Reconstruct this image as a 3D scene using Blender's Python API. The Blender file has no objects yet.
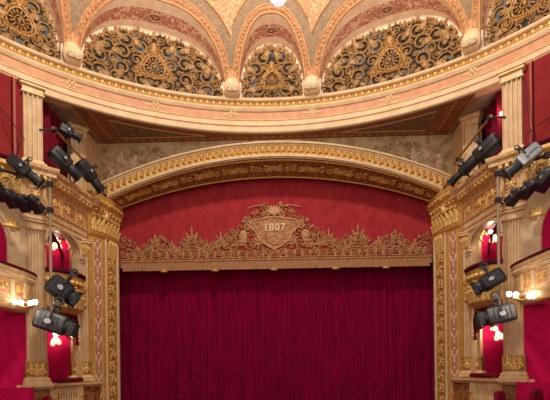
import bpy, bmesh, math, random
from mathutils import Vector, Matrix
random.seed(7)
sin, cos, pi, sqrt = math.sin, math.cos, math.pi, math.sqrt
R = math.radians
C = bpy.context.scene.collection
EZ = 2.6                                    # eye height above the auditorium floor

# ------------------------------------------------------------------ camera
FPX, CX, YAW, ROLL, H0 = 474.0, .462, R(1.676), R(.681), 368.75
def ray(px, py):
    u, v = px - 275., H0 - py
    c, s = cos(ROLL), sin(ROLL)
    u, v = c*u + s*v, -s*u + c*v
    d = (u/FPX, 1., v/FPX)
    cy, sy = cos(YAW), sin(YAW)
    return Vector((cy*d[0] - sy*d[1], sy*d[0] + cy*d[1], d[2]))
def at(px, py, Y):                          # point of the photograph at depth Y (z counted from eye height)
    d = ray(px, py); t = Y/d.y
    return Vector((CX, 0, 0)) + d*t
cam = bpy.data.objects.new('camera', bpy.data.cameras.new('camera'))
C.objects.link(cam)
r0 = Vector((cos(YAW), sin(YAW), 0)); up0 = Vector((0, 0, 1)); bk = Vector((sin(YAW), -cos(YAW), 0))
rr = r0*cos(ROLL) - up0*sin(ROLL); uu = r0*sin(ROLL) + up0*cos(ROLL)
M = Matrix((rr, uu, bk)).transposed().to_4x4(); M.translation = Vector((CX, 0, EZ))
cam.matrix_world = M
cam.data.sensor_width = 36; cam.data.lens = FPX/550*36
cam.data.shift_y = (H0 - 200)/550
cam.data.clip_end = 200
bpy.context.scene.camera = cam

# ------------------------------------------------------------------ materials
def lin(c): return tuple(((x/255)/12.92 if x/255 <= .04045 else ((x/255 + .055)/1.055)**2.4) for x in c) + (1,)
MATS = {}
def mat(name, col, rough=.55, metal=0., col2=None, scale=6., detail=4., lo=.4, hi=.6, bump=0., bscale=40., dist=0., vor=False,
        stretch=(1, 1, 1), col3=None, emit=None, es=0., sheen=0., trans=0., spec=.5):
    m = bpy.data.materials.new(name); m.use_nodes = True
    nt = m.node_tree; N = nt.nodes; L = nt.links
    b = N['Principled BSDF']
    b.inputs['Base Color'].default_value = lin(col)
    b.inputs['Roughness'].default_value = rough; b.inputs['Metallic'].default_value = metal
    if sheen:
        b.inputs['Sheen Weight'].default_value = sheen; b.inputs['Sheen Roughness'].default_value = .5
        b.inputs['Sheen Tint'].default_value = lin(col)
    b.inputs['Specular IOR Level'].default_value = spec
    if trans: b.inputs['Transmission Weight'].default_value = trans
    if emit:
        b.inputs['Emission Color'].default_value = lin(emit); b.inputs['Emission Strength'].default_value = es
    tc = N.new('ShaderNodeTexCoord'); mp = N.new('ShaderNodeMapping')
    geo = N.new('ShaderNodeNewGeometry')
    mp.inputs['Scale'].default_value = stretch
    L.new(geo.outputs['Position'], mp.inputs['Vector'])
    if col2:
        if vor:
            t = N.new('ShaderNodeTexVoronoi'); t.feature = 'DISTANCE_TO_EDGE'; t.inputs['Scale'].default_value = scale
            out = t.outputs['Distance']
        else:
            t = N.new('ShaderNodeTexNoise'); t.inputs['Scale'].default_value = scale; t.inputs['Detail'].default_value = detail
            t.inputs['Distortion'].default_value = dist
            out = t.outputs['Fac']
        L.new(mp.outputs['Vector'], t.inputs['Vector'])
        rp = N.new('ShaderNodeValToRGB'); e = rp.color_ramp.elements
        e[0].position = lo; e[0].color = lin(col); e[1].position = hi; e[1].color = lin(col2)
        if col3:
            k = e.new(min(1, hi + .1)); k.color = lin(col3)
        L.new(out, rp.inputs['Fac']); L.new(rp.outputs['Color'], b.inputs['Base Color'])
    if bump:
        n2 = N.new('ShaderNodeTexNoise'); n2.inputs['Scale'].default_value = bscale; n2.inputs['Detail'].default_value = 3
        L.new(mp.outputs['Vector'], n2.inputs['Vector'])
        bp = N.new('ShaderNodeBump'); bp.inputs['Strength'].default_value = bump; bp.inputs['Distance'].default_value = .02
        L.new(n2.outputs['Fac'], bp.inputs['Height']); L.new(bp.outputs['Normal'], b.inputs['Normal'])
    MATS[name] = m
    return m
mat('cream', (224, 192, 148), .55, 0, (212, 178, 134), 3, bump=.1)
mat('cream_gold', (230, 194, 144), .45, .08, (216, 174, 116), 5, bump=.25)
mat('stone', (226, 194, 150), .6, 0, (214, 178, 134), 4, bump=.1)
mat('gold', (226, 178, 100), .4, .25, (204, 148, 72), 14, bump=.5, bscale=60)
mat('bright_gold', (242, 202, 124), .38, .25, (226, 176, 92), 20, bump=.3, bscale=60)
mat('old_gold', (190, 138, 70), .45, .25, (150, 100, 44), 12, bump=.5, bscale=50)
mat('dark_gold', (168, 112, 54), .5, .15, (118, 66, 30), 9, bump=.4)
mat('pink_paint', (202, 134, 92), .6, 0, (210, 150, 106), 4)
mat('pink_panel', (186, 122, 92), .6, 0, (196, 138, 104), 9)
mat('frieze_red', (226, 184, 148), .6, 0, (170, 86, 66), 9, lo=.46, hi=.52, dist=1.4, col3=(196, 122, 92))
mat('vault_green', (108, 96, 64), .6, 0, (160, 106, 62), 13, lo=.42, hi=.56, dist=1.5, col3=(128, 122, 96))
mat('vault_panel', (204, 164, 112), .6, 0, (164, 104, 58), 9, lo=.4, hi=.54, dist=1.8, col3=(160, 134, 92))
mat('vault_orange', (184, 126, 70), .55, .05, (148, 90, 46), 11, bump=.4)
mat('vault_bead', (204, 146, 90), .5, .05, (182, 120, 68), 9, bump=.3)
mat('lunette_cream', (236, 206, 172), .6, 0, (226, 190, 154), 4)
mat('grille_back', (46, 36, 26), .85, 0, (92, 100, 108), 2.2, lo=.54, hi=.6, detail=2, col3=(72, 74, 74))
mat('grille_gold', (172, 124, 68), .5, .1, (134, 98, 54), 7, bump=.4)
mat('shell_beige', (198, 170, 132), .6)
mat('soffit_grey', (160, 138, 114), .7, 0, (142, 118, 94), 3)
mat('soffit_brown', (136, 76, 46), .65, 0, (158, 102, 62), 5, lo=.5, hi=.6, dist=1.5)
mat('soffit_panel', (110, 84, 56), .65, 0, (138, 104, 68), 4, lo=.45, hi=.6, dist=1.)
mat('soffit_line', (178, 132, 78), .55, .1)
mat('mural', (206, 178, 134), .7, 0, (166, 132, 92), 2.2, detail=10, dist=1.2, lo=.42, hi=.66)
mat('mural_figure', (232, 198, 168), .7, 0, (196, 140, 108), 5)
mat('mural_leaf', (142, 98, 66), .7, 0, (168, 116, 84), 7)
mat('magenta', (196, 8, 80), .85, 0, (182, 5, 70), 5, bump=.15, spec=.15)
mat('dull_red', (146, 38, 36), .8, 0, (136, 30, 32), 2, spec=.2)
mat('red_strip', (176, 82, 64), .7)
mat('velvet_dark', (92, 6, 26), .85, 0, (72, 3, 18), 6, bump=.2, spec=.2)
mat('velvet_red', (126, 4, 34), .85, 0, (98, 2, 26), 6, bump=.2, spec=.2)
mat('curtain', (142, 0, 54), .9, 0, (108, 0, 42), 3, stretch=(6, 1, .3), lo=.35, hi=.65, spec=.1)
mat('pelmet', (174, 48, 54), .8, 0, (160, 42, 48), 3, stretch=(2, 1, 1), bump=.15, spec=.15)
mat('embroidery', (196, 140, 86), .65, .05, (164, 106, 66), 10, bump=.5, bscale=80)
mat('embroidery_light', (212, 164, 110), .6, .05, (190, 138, 88), 14, bump=.4)
mat('fringe', (190, 134, 84), .7, 0, (156, 102, 62), 22, stretch=(3, 1, .2))
mat('black_metal', (34, 33, 35), .42, .4, (48, 47, 49), 8, bump=.1)
mat('dark_grey', (64, 63, 65), .42, .5)
mat('mid_grey', (104, 103, 104), .45, .5, (84, 83, 85), 9)
mat('silver', (170, 170, 170), .35, .7)
mat('white_label', (215, 212, 205), .5)
mat('lens_glass', (24, 26, 34), .08, 0, None)
mat('pipe', (170, 150, 122), .4, .4)
mat('cable', (22, 18, 18), .6)
mat('brass', (220, 178, 96), .3, .7)
mat('glass_shade', (255, 240, 215), .3, 0, emit=(255, 218, 160), es=1.1)
mat('bulb', (255, 250, 240), .3, 0, emit=(255, 242, 220), es=30.)
mat('crystal', (240, 245, 252), .1, 0, emit=(222, 234, 255), es=.9)
mat('wood_floor', (110, 70, 42), .5, 0, (90, 54, 30), 3, stretch=(.5, 8, 1))
mat('carpet', (110, 16, 26), .9, 0, (96, 10, 20), 20)

# ------------------------------------------------------------------ mesh builder (z counted from eye height; mirrored by mx)
ORG = {}
class MB:
    def __init__(self, mx=1): self.v = []; self.f = []; self.m = []; self.mx = mx; self.k = 0
    def add(self, vs, fs):
        o = len(self.v); self.v += [Vector(p) for p in vs]
        self.f += [tuple(i + o for i in f) for f in fs]; self.m += [self.k]*len(fs)
    def grid(self, rows, closed=False, cap=False):
        n = len(rows[0]); vs = [p for r in rows for p in r]; fs = []
        for i in range(len(rows) - 1):
            for j in range(n if closed else n - 1):
                a = i*n + j; b = i*n + (j + 1) % n
                fs.append((a, b, b + n, a + n))
        if cap:
            fs.append(tuple(range(n))[::-1]); fs.append(tuple(range((len(rows) - 1)*n, len(rows)*n)))
        self.add(vs, fs)
    def obox(self, c, ax, hs, taper=1.):
        c = Vector(c); a, b, d = [Vector(q) for q in ax]
        vs = []
        for k, t in ((-1, 1.), (1, taper)):
            for i, j in ((-1, -1), (1, -1), (1, 1), (-1, 1)):
                vs.append(c + a*(i*hs[0]*t) + b*(j*hs[1]*t) + d*(k*hs[2]))
        self.add(vs, [(3, 2, 1, 0), (4, 5, 6, 7), (0, 1, 5, 4), (1, 2, 6, 5), (2, 3, 7, 6), (3, 0, 4, 7)])
    def box(self, lo, hi):
        lo, hi = Vector(lo), Vector(hi)
        self.obox((lo + hi)/2, ((1, 0, 0), (0, 1, 0), (0, 0, 1)), [abs(q)/2 for q in (hi - lo)])
    def tube(self, pts, r, n=6, cap=True, flat=None):
        pts = [Vector(p) for p in pts]; rows = []; prev = None
        for i, p in enumerate(pts):
            t = (pts[min(i + 1, len(pts) - 1)] - pts[max(i - 1, 0)])
            if t.length < 1e-9: t = Vector((0, 0, 1))
            t.normalize()
            if prev is None:
                a = Vector((0, 0, 1)) if abs(t.z) < .9 else Vector((1, 0, 0))
                if flat is not None: a = Vector(flat)
            else: a = prev
            a = a - t*a.dot(t)
            if a.length < 1e-6: a = t.orthogonal()
            a.normalize(); b = t.cross(a); prev = a
            ri = r[i] if isinstance(r, (list, tuple)) else r
            rows.append([p + (a*cos(2*pi*q/n) + b*sin(2*pi*q/n))*ri for q in range(n)])
        self.grid(rows, True, cap)
    def lathe(self, prof, c, n=16, axis=None, a0=0., a1=2*pi):
        c = Vector(c); ax = axis or ((1, 0, 0), (0, 1, 0), (0, 0, 1)); X, Y, Z = [Vector(q) for q in ax]
        full = abs(a1 - a0 - 2*pi) < 1e-6
        m = n if full else n + 1
        rows = [[c + X*(r*cos(a0 + (a1 - a0)*q/n)) + Y*(r*sin(a0 + (a1 - a0)*q/n)) + Z*z for q in range(m)] for r, z in prof]
        self.grid(rows, full, full)
    def sweep(self, path, prof, ends=True, closed_prof=False):
        P = [Vector((p[0], p[1], 0)) for p in path]; rows = []
        for i, p in enumerate(P):
            ns = []
            for a, b in ((i - 1, i), (i, i + 1)):
                if a >= 0 and b < len(P):
                    d = (P[b] - P[a]).normalized(); ns.append(Vector((d.y, -d.x, 0)))
            n = ns[0] if len(ns) == 1 else (ns[0] + ns[1]).normalized()
            k = 1 if len(ns) == 1 else min(2., 1/max(.3, n.dot(ns[0])))
            rows.append([Vector((p.x + n.x*d*k, p.y + n.y*d*k, z)) for d, z in prof])
        self.grid(rows, closed_prof, ends)
    def blob(self, c, u, v, n, a, b, h, seg=8):
        c, u, v, n = Vector(c), Vector(u), Vector(v), Vector(n); vs = []
        for k, (q, z) in enumerate(((1., 0.), (.8, .6), (.42, .92))):
            for i in range(seg):
                t = 2*pi*i/seg; vs.append(c + u*(a*q*cos(t)) + v*(b*q*sin(t)) + n*(h*z))
        vs.append(c + n*h); fs = []
        for k in range(2):
            for i in range(seg): fs.append((k*seg + i, k*seg + (i + 1) % seg, (k + 1)*seg + (i + 1) % seg, (k + 1)*seg + i))
        for i in range(seg): fs.append((2*seg + i, 2*seg + (i + 1) % seg, 3*seg))
        self.add(vs, fs)
    def leaf(self, c, u, v, n, w, l, h):            # acanthus leaf growing along v from c, tip curling out along n
        c, u, v, n = Vector(c), Vector(u), Vector(v), Vector(n)
        rows = []
        for y, ww, hh in ((0, .55, .35), (.18, .9, .5), (.3, .62, .55), (.45, 1., .65), (.58, .66, .75), (.75, .8, 1.), (.9, .45, 1.25), (1., .12, 1.1)):
            rows.append([c + v*(l*y) + u*(w*.5*ww*x) + n*(h*(hh - .45*abs(x)**1.5)) for x in (-1, -.5, 0, .5, 1)])
        self.grid(rows)
        self.grid([[p - n*(h*.4) for p in r] for r in rows])
    def scroll(self, c, u, v, n, r, turns=1.6, rad=.02, ph=0., ch=1, seg=22, inner=.12, leafy=True):
        c, u, v, n = Vector(c), Vector(u), Vector(v), Vector(n); pts = []; rs = []
        for i in range(seg + 1):
            q = i/seg; t = ph + ch*2*pi*turns*q; rr_ = r*(1 - q*(1 - inner))
            pts.append(c + u*(rr_*cos(t)) + v*(rr_*sin(t)) + n*(rad*(.3 + .9*q))); rs.append(rad*(1.05 - .35*q))
        self.tube(pts, rs, 5, True, n)
        self.blob(c, u, v, n, r*.2, r*.2, rad*2.4, 6)
        if leafy:
            for q in (.12, .32, .52):
                t = ph + ch*2*pi*turns*q*.62; d = u*cos(t) + v*sin(t); s = d.cross(n)*ch
                self.blob(c + d*(r*(1.02 - q*.3)), d, s, n, r*.2, r*.11, rad*1.6, 6)
    def build(self, name, material, parent=None, smooth=True, bevel=0., local=False):
        if self.mx == -1:
            for p in self.v: p.x = -p.x
        me = bpy.data.meshes.new(name)
        off = Vector((0, 0, 0)) if local else Vector((0, 0, EZ))
        vs = [p + off for p in self.v]
        o = bpy.data.objects.new(name, me); C.objects.link(o)
        if parent is not None:
            o.parent = parent
            org = Vector((0, 0, 0)) if local else ORG.get(parent.name, Vector((0, 0, 0)))
            ORG[o.name] = org
        else:
            lo = [min(p[i] for p in vs) for i in range(3)]; hi = [max(p[i] for p in vs) for i in range(3)]
            org = Vector(((lo[0] + hi[0])/2, (lo[1] + hi[1])/2, lo[2])); o.location = org; ORG[o.name] = org
        me.from_pydata([p - org for p in vs], [], self.f)
        mats = material if isinstance(material, (list, tuple)) else [material]
        for q in mats: me.materials.append(MATS[q])
        if len(mats) > 1: me.polygons.foreach_set('material_index', self.m)
        bm = bmesh.new(); bm.from_mesh(me); bmesh.ops.recalc_face_normals(bm, faces=bm.faces); bm.to_mesh(me); bm.free()
        if smooth:
            me.polygons.foreach_set('use_smooth', [True]*len(me.polygons))
            try: me.set_sharp_from_angle(angle=R(38))
            except Exception: pass
        if bevel:
            md = o.modifiers.new('bevel', 'BEVEL'); md.width = bevel; md.segments = 2; md.limit_method = 'ANGLE'
        return o
def tag(o, label, cat, group=None):
    o['label'] = label; o['category'] = cat
    if group: o['group'] = group
    return o
def struct(o): o['kind'] = 'structure'; return o
def empty(name, loc, label, cat, group=None, mx=1):
    o = bpy.data.objects.new(name, None); C.objects.link(o)
    o.location = (loc[0]*mx, loc[1], loc[2] + EZ); o.empty_display_size = .1
    ORG[o.name] = Vector(o.location)
    return tag(o, label, cat, group)
UX, UY, UZ = Vector((1, 0, 0)), Vector((0, 1, 0)), Vector((0, 0, 1))
SIDE = {1: 'left', -1: 'right'}

def pack(inside, bounds, radii, rnd, seeds=(), tries=900, sym=True, gap=.98):
    cs = list(seeds)
    for r in radii:
        for _ in range(tries):
            x, y = rnd.uniform(bounds[0], bounds[1]), rnd.uniform(bounds[2], bounds[3])
            if not inside(x, y, r): continue
            if sym and abs(x) < r*1.0: continue
            if all((x - a)**2 + (y - b)**2 > ((r + q)*gap)**2 for a, b, q in cs): cs.append((x, y, r))
    return cs

# ================================================================== AUDITORIUM RING, VAULT
CY = 6.45
def cyl(th, r, z): return Vector((r*sin(th), CY + r*cos(th), z))
def arc(a0, a1, n): return [a0 + (a1 - a0)*i/n for i in range(n + 1)]
TH = arc(R(-88), R(88), 176)
def ringpart(name, prof, m, parent=None):
    mb = MB(); mb.grid([[cyl(t, r, z) for r, z in prof] for t in TH]); return mb.build(name, m, parent)
ring = struct(ringpart('trim_1', [(9.95, 8.0), (9.60, 8.0), (9.58, 8.03), (9.6, 8.1), (9.64, 8.2), (9.67, 8.24), (9.63, 8.26), (9.63, 8.36), (9.68, 8.44)], 'cream'))
ringpart('gilt_bead', [(9.68, 8.43), (9.65, 8.445), (9.645, 8.46), (9.655, 8.48), (9.7, 8.485)], 'cream_gold', ring)
ringpart('pink_band', [(9.7, 8.48), (9.71, 8.76)], 'pink_paint', ring)
ringpart('cream_fillet', [(9.72, 8.75), (9.67, 8.76), (9.65, 8.8), (9.62, 8.84), (9.62, 8.89), (9.7, 8.91), (9.72, 8.93)], 'cream', ring)
ringpart('dentil_ground', [(9.72, 8.9), (9.74, 9.1)], 'old_gold', ring)
mb = MB()
n = 124
for i in range(n):
    t = R(-76) + R(152)*i/(n - 1); c = cyl(t, 9.73, 9.0); u = Vector((cos(t), -sin(t), 0)); nn = Vector((-sin(t), -cos(t), 0))
    mb.blob(c - UZ*.005, u, UZ, nn, .078, .085, .1, 8); mb.blob(c + u*.104 + UZ*.02, u, UZ, nn, .022, .06, .05, 6)
mb.build('egg_moulding', 'bright_gold', ring)
ringpart('corona', [(9.74, 9.08), (9.62, 9.1), (9.6, 9.14), (9.64, 9.16), (9.63, 9.2), (9.68, 9.22), (10.1, 9.24)], 'cream', ring)
# rosettes painted on the pink band
mb = MB()
for a in (-54, -46, -38, -30.5, -23, -15.5, -8, 0, 8, 15.5, 23, 30.5, 38, 46, 54):
    t = R(a); c = cyl(t, 9.70, 8.645); u = Vector((cos(t), -sin(t), 0)); nn = Vector((-sin(t), -cos(t), 0))
    if abs(a) in (8, 38, 23, 54):
        for k in range(6):
            d = u*cos(k*pi/3)*1.3 + UZ*sin(k*pi/3); mb.blob(c + d*.09, u, UZ, nn, .06, .05, .025, 6)
        mb.blob(c, u, UZ, nn, .06, .06, .04, 8)
        for s in (-1, 1): mb.blob(c + u*s*.24, u, UZ, nn, .1, .03, .02, 6)
mb.build('rosettes', 'cream_gold', ring)
# soffit behind the ring
mb = MB(); mb.grid([[cyl(t, 9.9, 8.02), cyl(t, 12.2, 8.02)] for t in TH])
struct(mb.build('ceiling_gallery', 'dull_red', None))
mb = MB()
PX = arc(-6.95, 6.95, 60)
mb.grid([[Vector((x, CY + sqrt(9.7**2 - x*x), 8.004)), Vector((x, 16.62, 8.004))] for x in PX])
sof = struct(mb.build('ceiling_soffit', 'soffit_grey'))
def crescent(name, x0, x1, yb, roff, m, z):
    mb = MB(); top = []; bot = []
    for x in arc(x0, x1, 40):
        y = CY + sqrt(roff**2 - x*x)
        if y < yb: top.append(Vector((x, y, z))); bot.append(Vector((x, yb, z)))
    mb.grid([top, bot]); mb.grid([[p + UZ*.02 for p in top], [p + UZ*.02 for p in bot]])
    return mb.build(name, m, sof, smooth=False)
crescent('brown_band', -6.02, 6.02, 16.56, 9.7, 'soffit_brown', 7.985)
for s in (-1, 1):
    x0, x1, yb = -5.15*s, -2.05*s, 16.12
    crescent('painted_panel', x0, x1, yb, 9.92, 'soffit_panel', 7.975)
    P = [Vector((x, CY + sqrt(9.92**2 - x*x), 7.97)) for x in arc(x0, x1, 24)]
    P = [p for p in P if p.y < yb]
    mb = MB(); mb.tube(P + [Vector((P[-1].x, yb, 7.97))][:0], .022, 5); mb.tube([P[0], Vector((x0, yb, 7.97)), Vector((P[-1].x, yb, 7.97))], .022, 5)
    mb.tube([(-6.02*s, CY + sqrt(9.7**2 - 6.02**2) + .05, 7.98), (-6.02*s, 16.5, 7.98)], .025, 5)
    mb.build('gilt_line', 'soffit_line', sof)
mb = MB()                                                          # stencilled rosettes on the brown border
rnd = random.Random(3)
for i in range(37):
    x = -5.4 + 10.8*i/36
    if abs(x) > 1.8 or True: mb.blob((x, 16.34, 7.984), UX, UY, -UZ, .1, .06, .012, 6)
for s in (-1, 1):
    for k in range(9):
        mb.blob((s*5.6, 14.5 + k*.2, 7.984), UX, UY, -UZ, .06, .08, .012, 6)
mb.build('stencil_rosettes', 'soffit_line', sof)

# ---- vault
def rc(z): return 9.66 if z <= 9.7 else 9.66 - .66*((z - 9.7)/1.9)**1.25
RS = 9.6
Z0, HF, HB, HG = 9.22, 2.38, 2.06, 1.88
def arch_pt(t, w, h):                                              # t from 0 to pi
    c = cos(t); return (math.copysign(abs(c)**.82, c)*w, Z0 + h*max(0, sin(t))**.86)
BAYS = [(-69, 15, 'big'), (-46, 8, 'small'), (-23, 15, 'big'), (0, 8, 'small'), (23, 15, 'big'), (46, 8, 'small'), (69, 15, 'big')]
vault = None
NT = 48
TT = [pi*i/NT for i in range(NT + 1)]
parts = {k: MB() for k in ('lun', 'intr_cream', 'intr_red', 'rim', 'bead', 'green', 'panel')}
for (ac, ah, kind) in BAYS:
    tc, S = R(ac), RS*R(ah); w = S - .2
    def P(s, z, r): return cyl(tc + s/RS, r, z)
    F = [arch_pt(t, w, HF) for t in TT]; B = [arch_pt(t, w - .06, HB) for t in TT]
    G = [arch_pt(t, w - .3, HG - .05) for t in TT]
    # lunette wall behind the grille
    parts['lun'].grid([[P(s, z, 9.96) for s, z in B], [P(s, Z0, 9.96) for s, z in B]])
    lerp = lambda a, b, q: tuple(a[i] + (b[i] - a[i])*q for i in range(2))
    def intr(q): return [P(*lerp(f, b, q), rc(f[1])*(1 - q) + 9.96*q) for f, b in zip(F, B)]
    parts['intr_cream'].grid([intr(0), intr(.34)]); parts['intr_red'].grid([intr(.34), intr(.78)]); parts['intr_cream'].grid([intr(.78), intr(1)])
    def off(o): return [(max(-S, min(S, math.copysign(abs(cos(t))**.82, cos(t))*(w + o))), Z0 + (HF + o)*max(0, sin(t))**.86) for t in TT]
    O1, O2 = off(.2), off(.56)
    surf = lambda pts, d=0: [P(s, z, rc(z) - d) for s, z in pts]
    parts['rim'].grid([surf(F, .03), surf([lerp(a, b, .5) for a, b in zip(F, O1)], .06), surf(O1, .03)])
    parts['rim'].grid([surf(F, .03), surf(F, 0)])
    for pts, r_ in ((F, .03), (O1, .026)): parts['bead'].tube(surf(pts, .035), r_, 6)
    for q in range(2, NT - 1):
        m_ = lerp(F[q], O1[q], .5); c = P(m_[0], m_[1], rc(m_[1]) - .06)
        parts['bead'].blob(c, UX, UZ, (Vector((0, CY, c.z)) - c).normalized(), .045, .045, .03, 6)
    parts['green'].grid([surf([lerp(a, b, k/4) for a, b in zip(O1, O2)]) for k in range(5)])
    k0 = [q for q in range(NT + 1) if abs(O2[q][0]) < S - 1e-4]
    parts['bead'].tube(surf([O2[q] for q in k0], .02), .028, 6)
    parts['panel'].grid([[P(s, z + (13.1 - z)*k/8, rc(z + (13.1 - z)*k/8)) for s, z in O2] for k in range(9)])
for a_ in (-54, -38, -8, 8, 38, 54):                               # pier strips between the lunettes
    h_ = .3/RS; parts['lun'].grid([[cyl(R(a_) + q*h_, r_, z) for q in (-1, -.5, 0, .5, 1)] for r_, z in ((9.72, 9.15), (9.68, 9.3), (9.68, 9.75))])
vault = struct(parts['panel'].build('ceiling_vault', 'vault_panel'))
parts['lun'].build('lunette_wall', 'lunette_cream', vault); parts['intr_cream'].build('arch_intrados', 'lunette_cream', vault)
parts['intr_red'].build('painted_frieze', 'frieze_red', vault); parts['rim'].build('arch_rim', 'vault_orange', vault)
parts['bead'].build('gilt_bead', 'vault_bead', vault); parts['green'].build('painted_border', 'vault_green', vault)
# a gilt cartouche in the middle of each painted frieze
for (ac, ah, kind) in BAYS[1:6]:
    tc = R(ac); mb = MB(); w = RS*R(ah) - .2
    def P3(t, q):
        f, b = arch_pt(t, w, HF), arch_pt(t, w - .06, HB); s, z = [f[i] + (b[i] - f[i])*q for i in range(2)]
        return cyl(tc + s/RS, rc(f[1])*(1 - q) + 9.96*q, z)
    u = Vector((cos(tc), -sin(tc), 0)); nin = Vector((-sin(tc), -cos(tc), 0))
    c = P3(pi/2, .56); vv = (P3(pi/2, .8) - P3(pi/2, .3)).normalized(); nn = u.cross(vv); nn = nn if nn.z < 0 else -nn
    mb.k = 0
    mb.scroll(c, u*1.7, vv, nn, .13, 1.02, .03, 0, 1, 20, .95, False)
    for s in (-1, 1):
        for k, (du, dv, r_) in enumerate(((.34, .08, .1), (.34, -.08, .09), (.55, 0, .08))):
            t2 = pi/2 - s*(du)/w*.62
            mb.scroll(P3(t2, .56 + dv), u, vv, nn, r_, 1.4, .02, 0, s)
    mb.k = 1; mb.blob(c, u, vv, nn, .17, .1, .03)
    mb.build('cartouche', ['pink_panel', 'vault_green'], vault)

# ---- grilles
def make_grille(ac, ah, label, seed):
    tc = R(ac); S = RS*R(ah); w = S - .2 - .16
    ro = 9.93
    rnd = random.Random(seed)
    root = empty('lunette_grille', cyl(tc, 9.9, Z0), label, 'grille', 'gilded openwork lunette grilles above the cornice')
    Pg = lambda s, z, d=0: cyl(tc + s/RS, ro - d, z)
    def hw(z):
        q = (z - Z0)/HG
        if q >= 1: return -1
        sn = max(q, 0)**(1/.86); return w*(1 - sn*sn)**.41
    mb = MB(); N2 = 60; top = []
    for i in range(N2 + 1):
        t = pi*i/N2; s, z = arch_pt(t, w, HG); k = 1 + .022*sin(i*pi/N2*(26 if ah > 10 else 16))
        top.append((s*k, Z0 + (z - Z0)*k))
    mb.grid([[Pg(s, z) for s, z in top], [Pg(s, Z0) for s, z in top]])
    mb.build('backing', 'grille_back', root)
    mb = MB()
    def inside(x, y, r): return y - r*.8 > 0 and y + r < HG*.985 and abs(x) + r < hw(Z0 + y + r*.6) + .02
    if ah > 10: seeds = [(0, .8, .42)]
    else: seeds = [(0, .74, .34)]
    if abs(ac) == 46: seeds = [(0, .82, .42)]
    half = pack(lambda x, y, r: x > 0 and inside(x, y, r), (0, w, 0, HG), (.26, .2, .16, .13, .1, .08, .065, .05), rnd, [q for q in seeds], gap=.86)
    u0 = lambda s: Vector((cos(tc + s/RS), -sin(tc + s/RS), 0)); n0 = lambda s: Vector((-sin(tc + s/RS), -cos(tc + s/RS), 0))
    for (x, y, r) in half[len(seeds):]:
        ph = rnd.uniform(0, 6.28); ch = rnd.choice((-1, 1))
        for s in (-1, 1):
            mb.scroll(Pg(s*x, Z0 + y, .03), u0(s*x)*s, UZ, n0(s*x), r*1.06, 1.5, .014 + r*.075, ph, ch, 20 if r > .1 else 12)
            if r > .09: mb.leaf(Pg(s*x, Z0 + y, .03), (u0(s*x)*s*sin(ph) + UZ*-cos(ph)), (u0(s*x)*s*cos(ph) + UZ*sin(ph)), n0(s*x), r*.9, r*1.3, .05)
    for i in range(N2):                                             # leafy scalloped rim
        s, z = top[i]; d = Vector((s, z - Z0 - .3)); d.normalize()
        k = .06 + .07*(i % 3 == 0); mb.blob(Pg(s, z, .03), u0(s)*d.x + UZ*d.y, u0(s)*-d.y + UZ*d.x, n0(s), k, .055, .04, 6)
    mb.build('scrollwork', 'grille_gold', root)
    mb = MB()
    for (x, y, r) in seeds:
        c = Pg(x, Z0 + y, .04); u, nn = u0(x), n0(x)
        def heart(k, q): a = 2*pi*k; return c + u*(r*q*1.02*sin(a)*(1 - .18*cos(a))) + UZ*(r*q*(cos(a)*.98 + .1*cos(2*a)))
        for q in (1, .8, .3): mb.tube([heart(i/32, q) for i in range(33)], .03*q + .008, 5, False)
        for k in range(14):
            a = 2*pi*k/14; d = u*cos(a) + UZ*sin(a); e = u*-sin(a) + UZ*cos(a)
            mb.blob(c + d*(r*.55), d, e, nn, r*.22, r*.07, .045, 6)
            mb.blob(heart(k/14, 1.08), d, e, nn, .05, .04, .05, 6)
        for k in (-1, 1):
            mb.scroll(c + u*k*r*.35 + UZ*r*1.25, u*k, UZ, nn, r*.34, 1.6, .028, 2.); mb.scroll(c + u*k*r*1.25 - UZ*r*.7, u*k, UZ, nn, r*.4, 1.6, .03, 1.)
        mb.leaf(c + UZ*r*.95, u, UZ, nn, r*.6, r*.9, .06)
        mb.blob(c, u, UZ, nn, r*.16, r*.2, .07)
    mb.build('rosettes', 'old_gold', root)
make_grille(0, 8, 'narrow central openwork lunette grille above the middle of the arch', 5)
make_grille(-23, 15, 'wide openwork lunette grille just left of the narrow central one', 11)
make_grille(23, 15, 'wide openwork lunette grille just right of the narrow central one', 11)
make_grille(-46, 8, 'openwork lunette grille with large roundel cut off by the top left corner', 21)
make_grille(46, 8, 'openwork lunette grille with large roundel cut off by the top right corner', 21)

# ---- consoles carrying the vault
def make_console(ac, label):
    tc = R(ac); u = Vector((cos(tc), -sin(tc), 0)); nn = Vector((-sin(tc), -cos(tc), 0))
    base = cyl(tc, 9.66, 9.22)
    root = empty('vault_console', base, label, 'console', 'cream shell consoles under the vault arches')
    mb = MB(); rows = []
    for z, hw_, d in ((-.03, .2, -.06), (-.03, .2, .14), (0, .22, .2), (.1, .27, .27), (.26, .28, .3), (.4, .25, .24), (.55, .21, .16), (.8, .18, .1), (1.05, .15, .03)):
        rows.append([base + u*(hw_*x) + nn*(d*sqrt(max(0, 1 - (x*.92)**4))) + UZ*z for x in (-1, -.8, -.5, -.2, .2, .5, .8, 1)])
    mb.grid(rows); mb.build('bracket', 'cream', root)
    mb = MB(); c = base + nn*.27 + UZ*.05
    for k in range(7):
        a = pi*(k + .5)/7; d = u*cos(a) + UZ*sin(a); e = u*-sin(a) + UZ*cos(a)
        mb.blob(c + d*.12, d, e, nn, .12, .042, .05, 6)
    mb.build('shell', 'shell_beige', root)
    mb = MB()
    for x, l in ((-.11, .34), (.11, .34), (0, .46)): mb.leaf(base + u*x + nn*.12 + UZ*.42, u, UZ, nn, .2, l, .07)
    for s in (-1, 1): mb.scroll(base + u*s*.12 + nn*.16 + UZ*.4, u*s, UZ, nn, .08, 1.4, .02)
    mb.build('acanthus', 'vault_bead', root)
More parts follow.
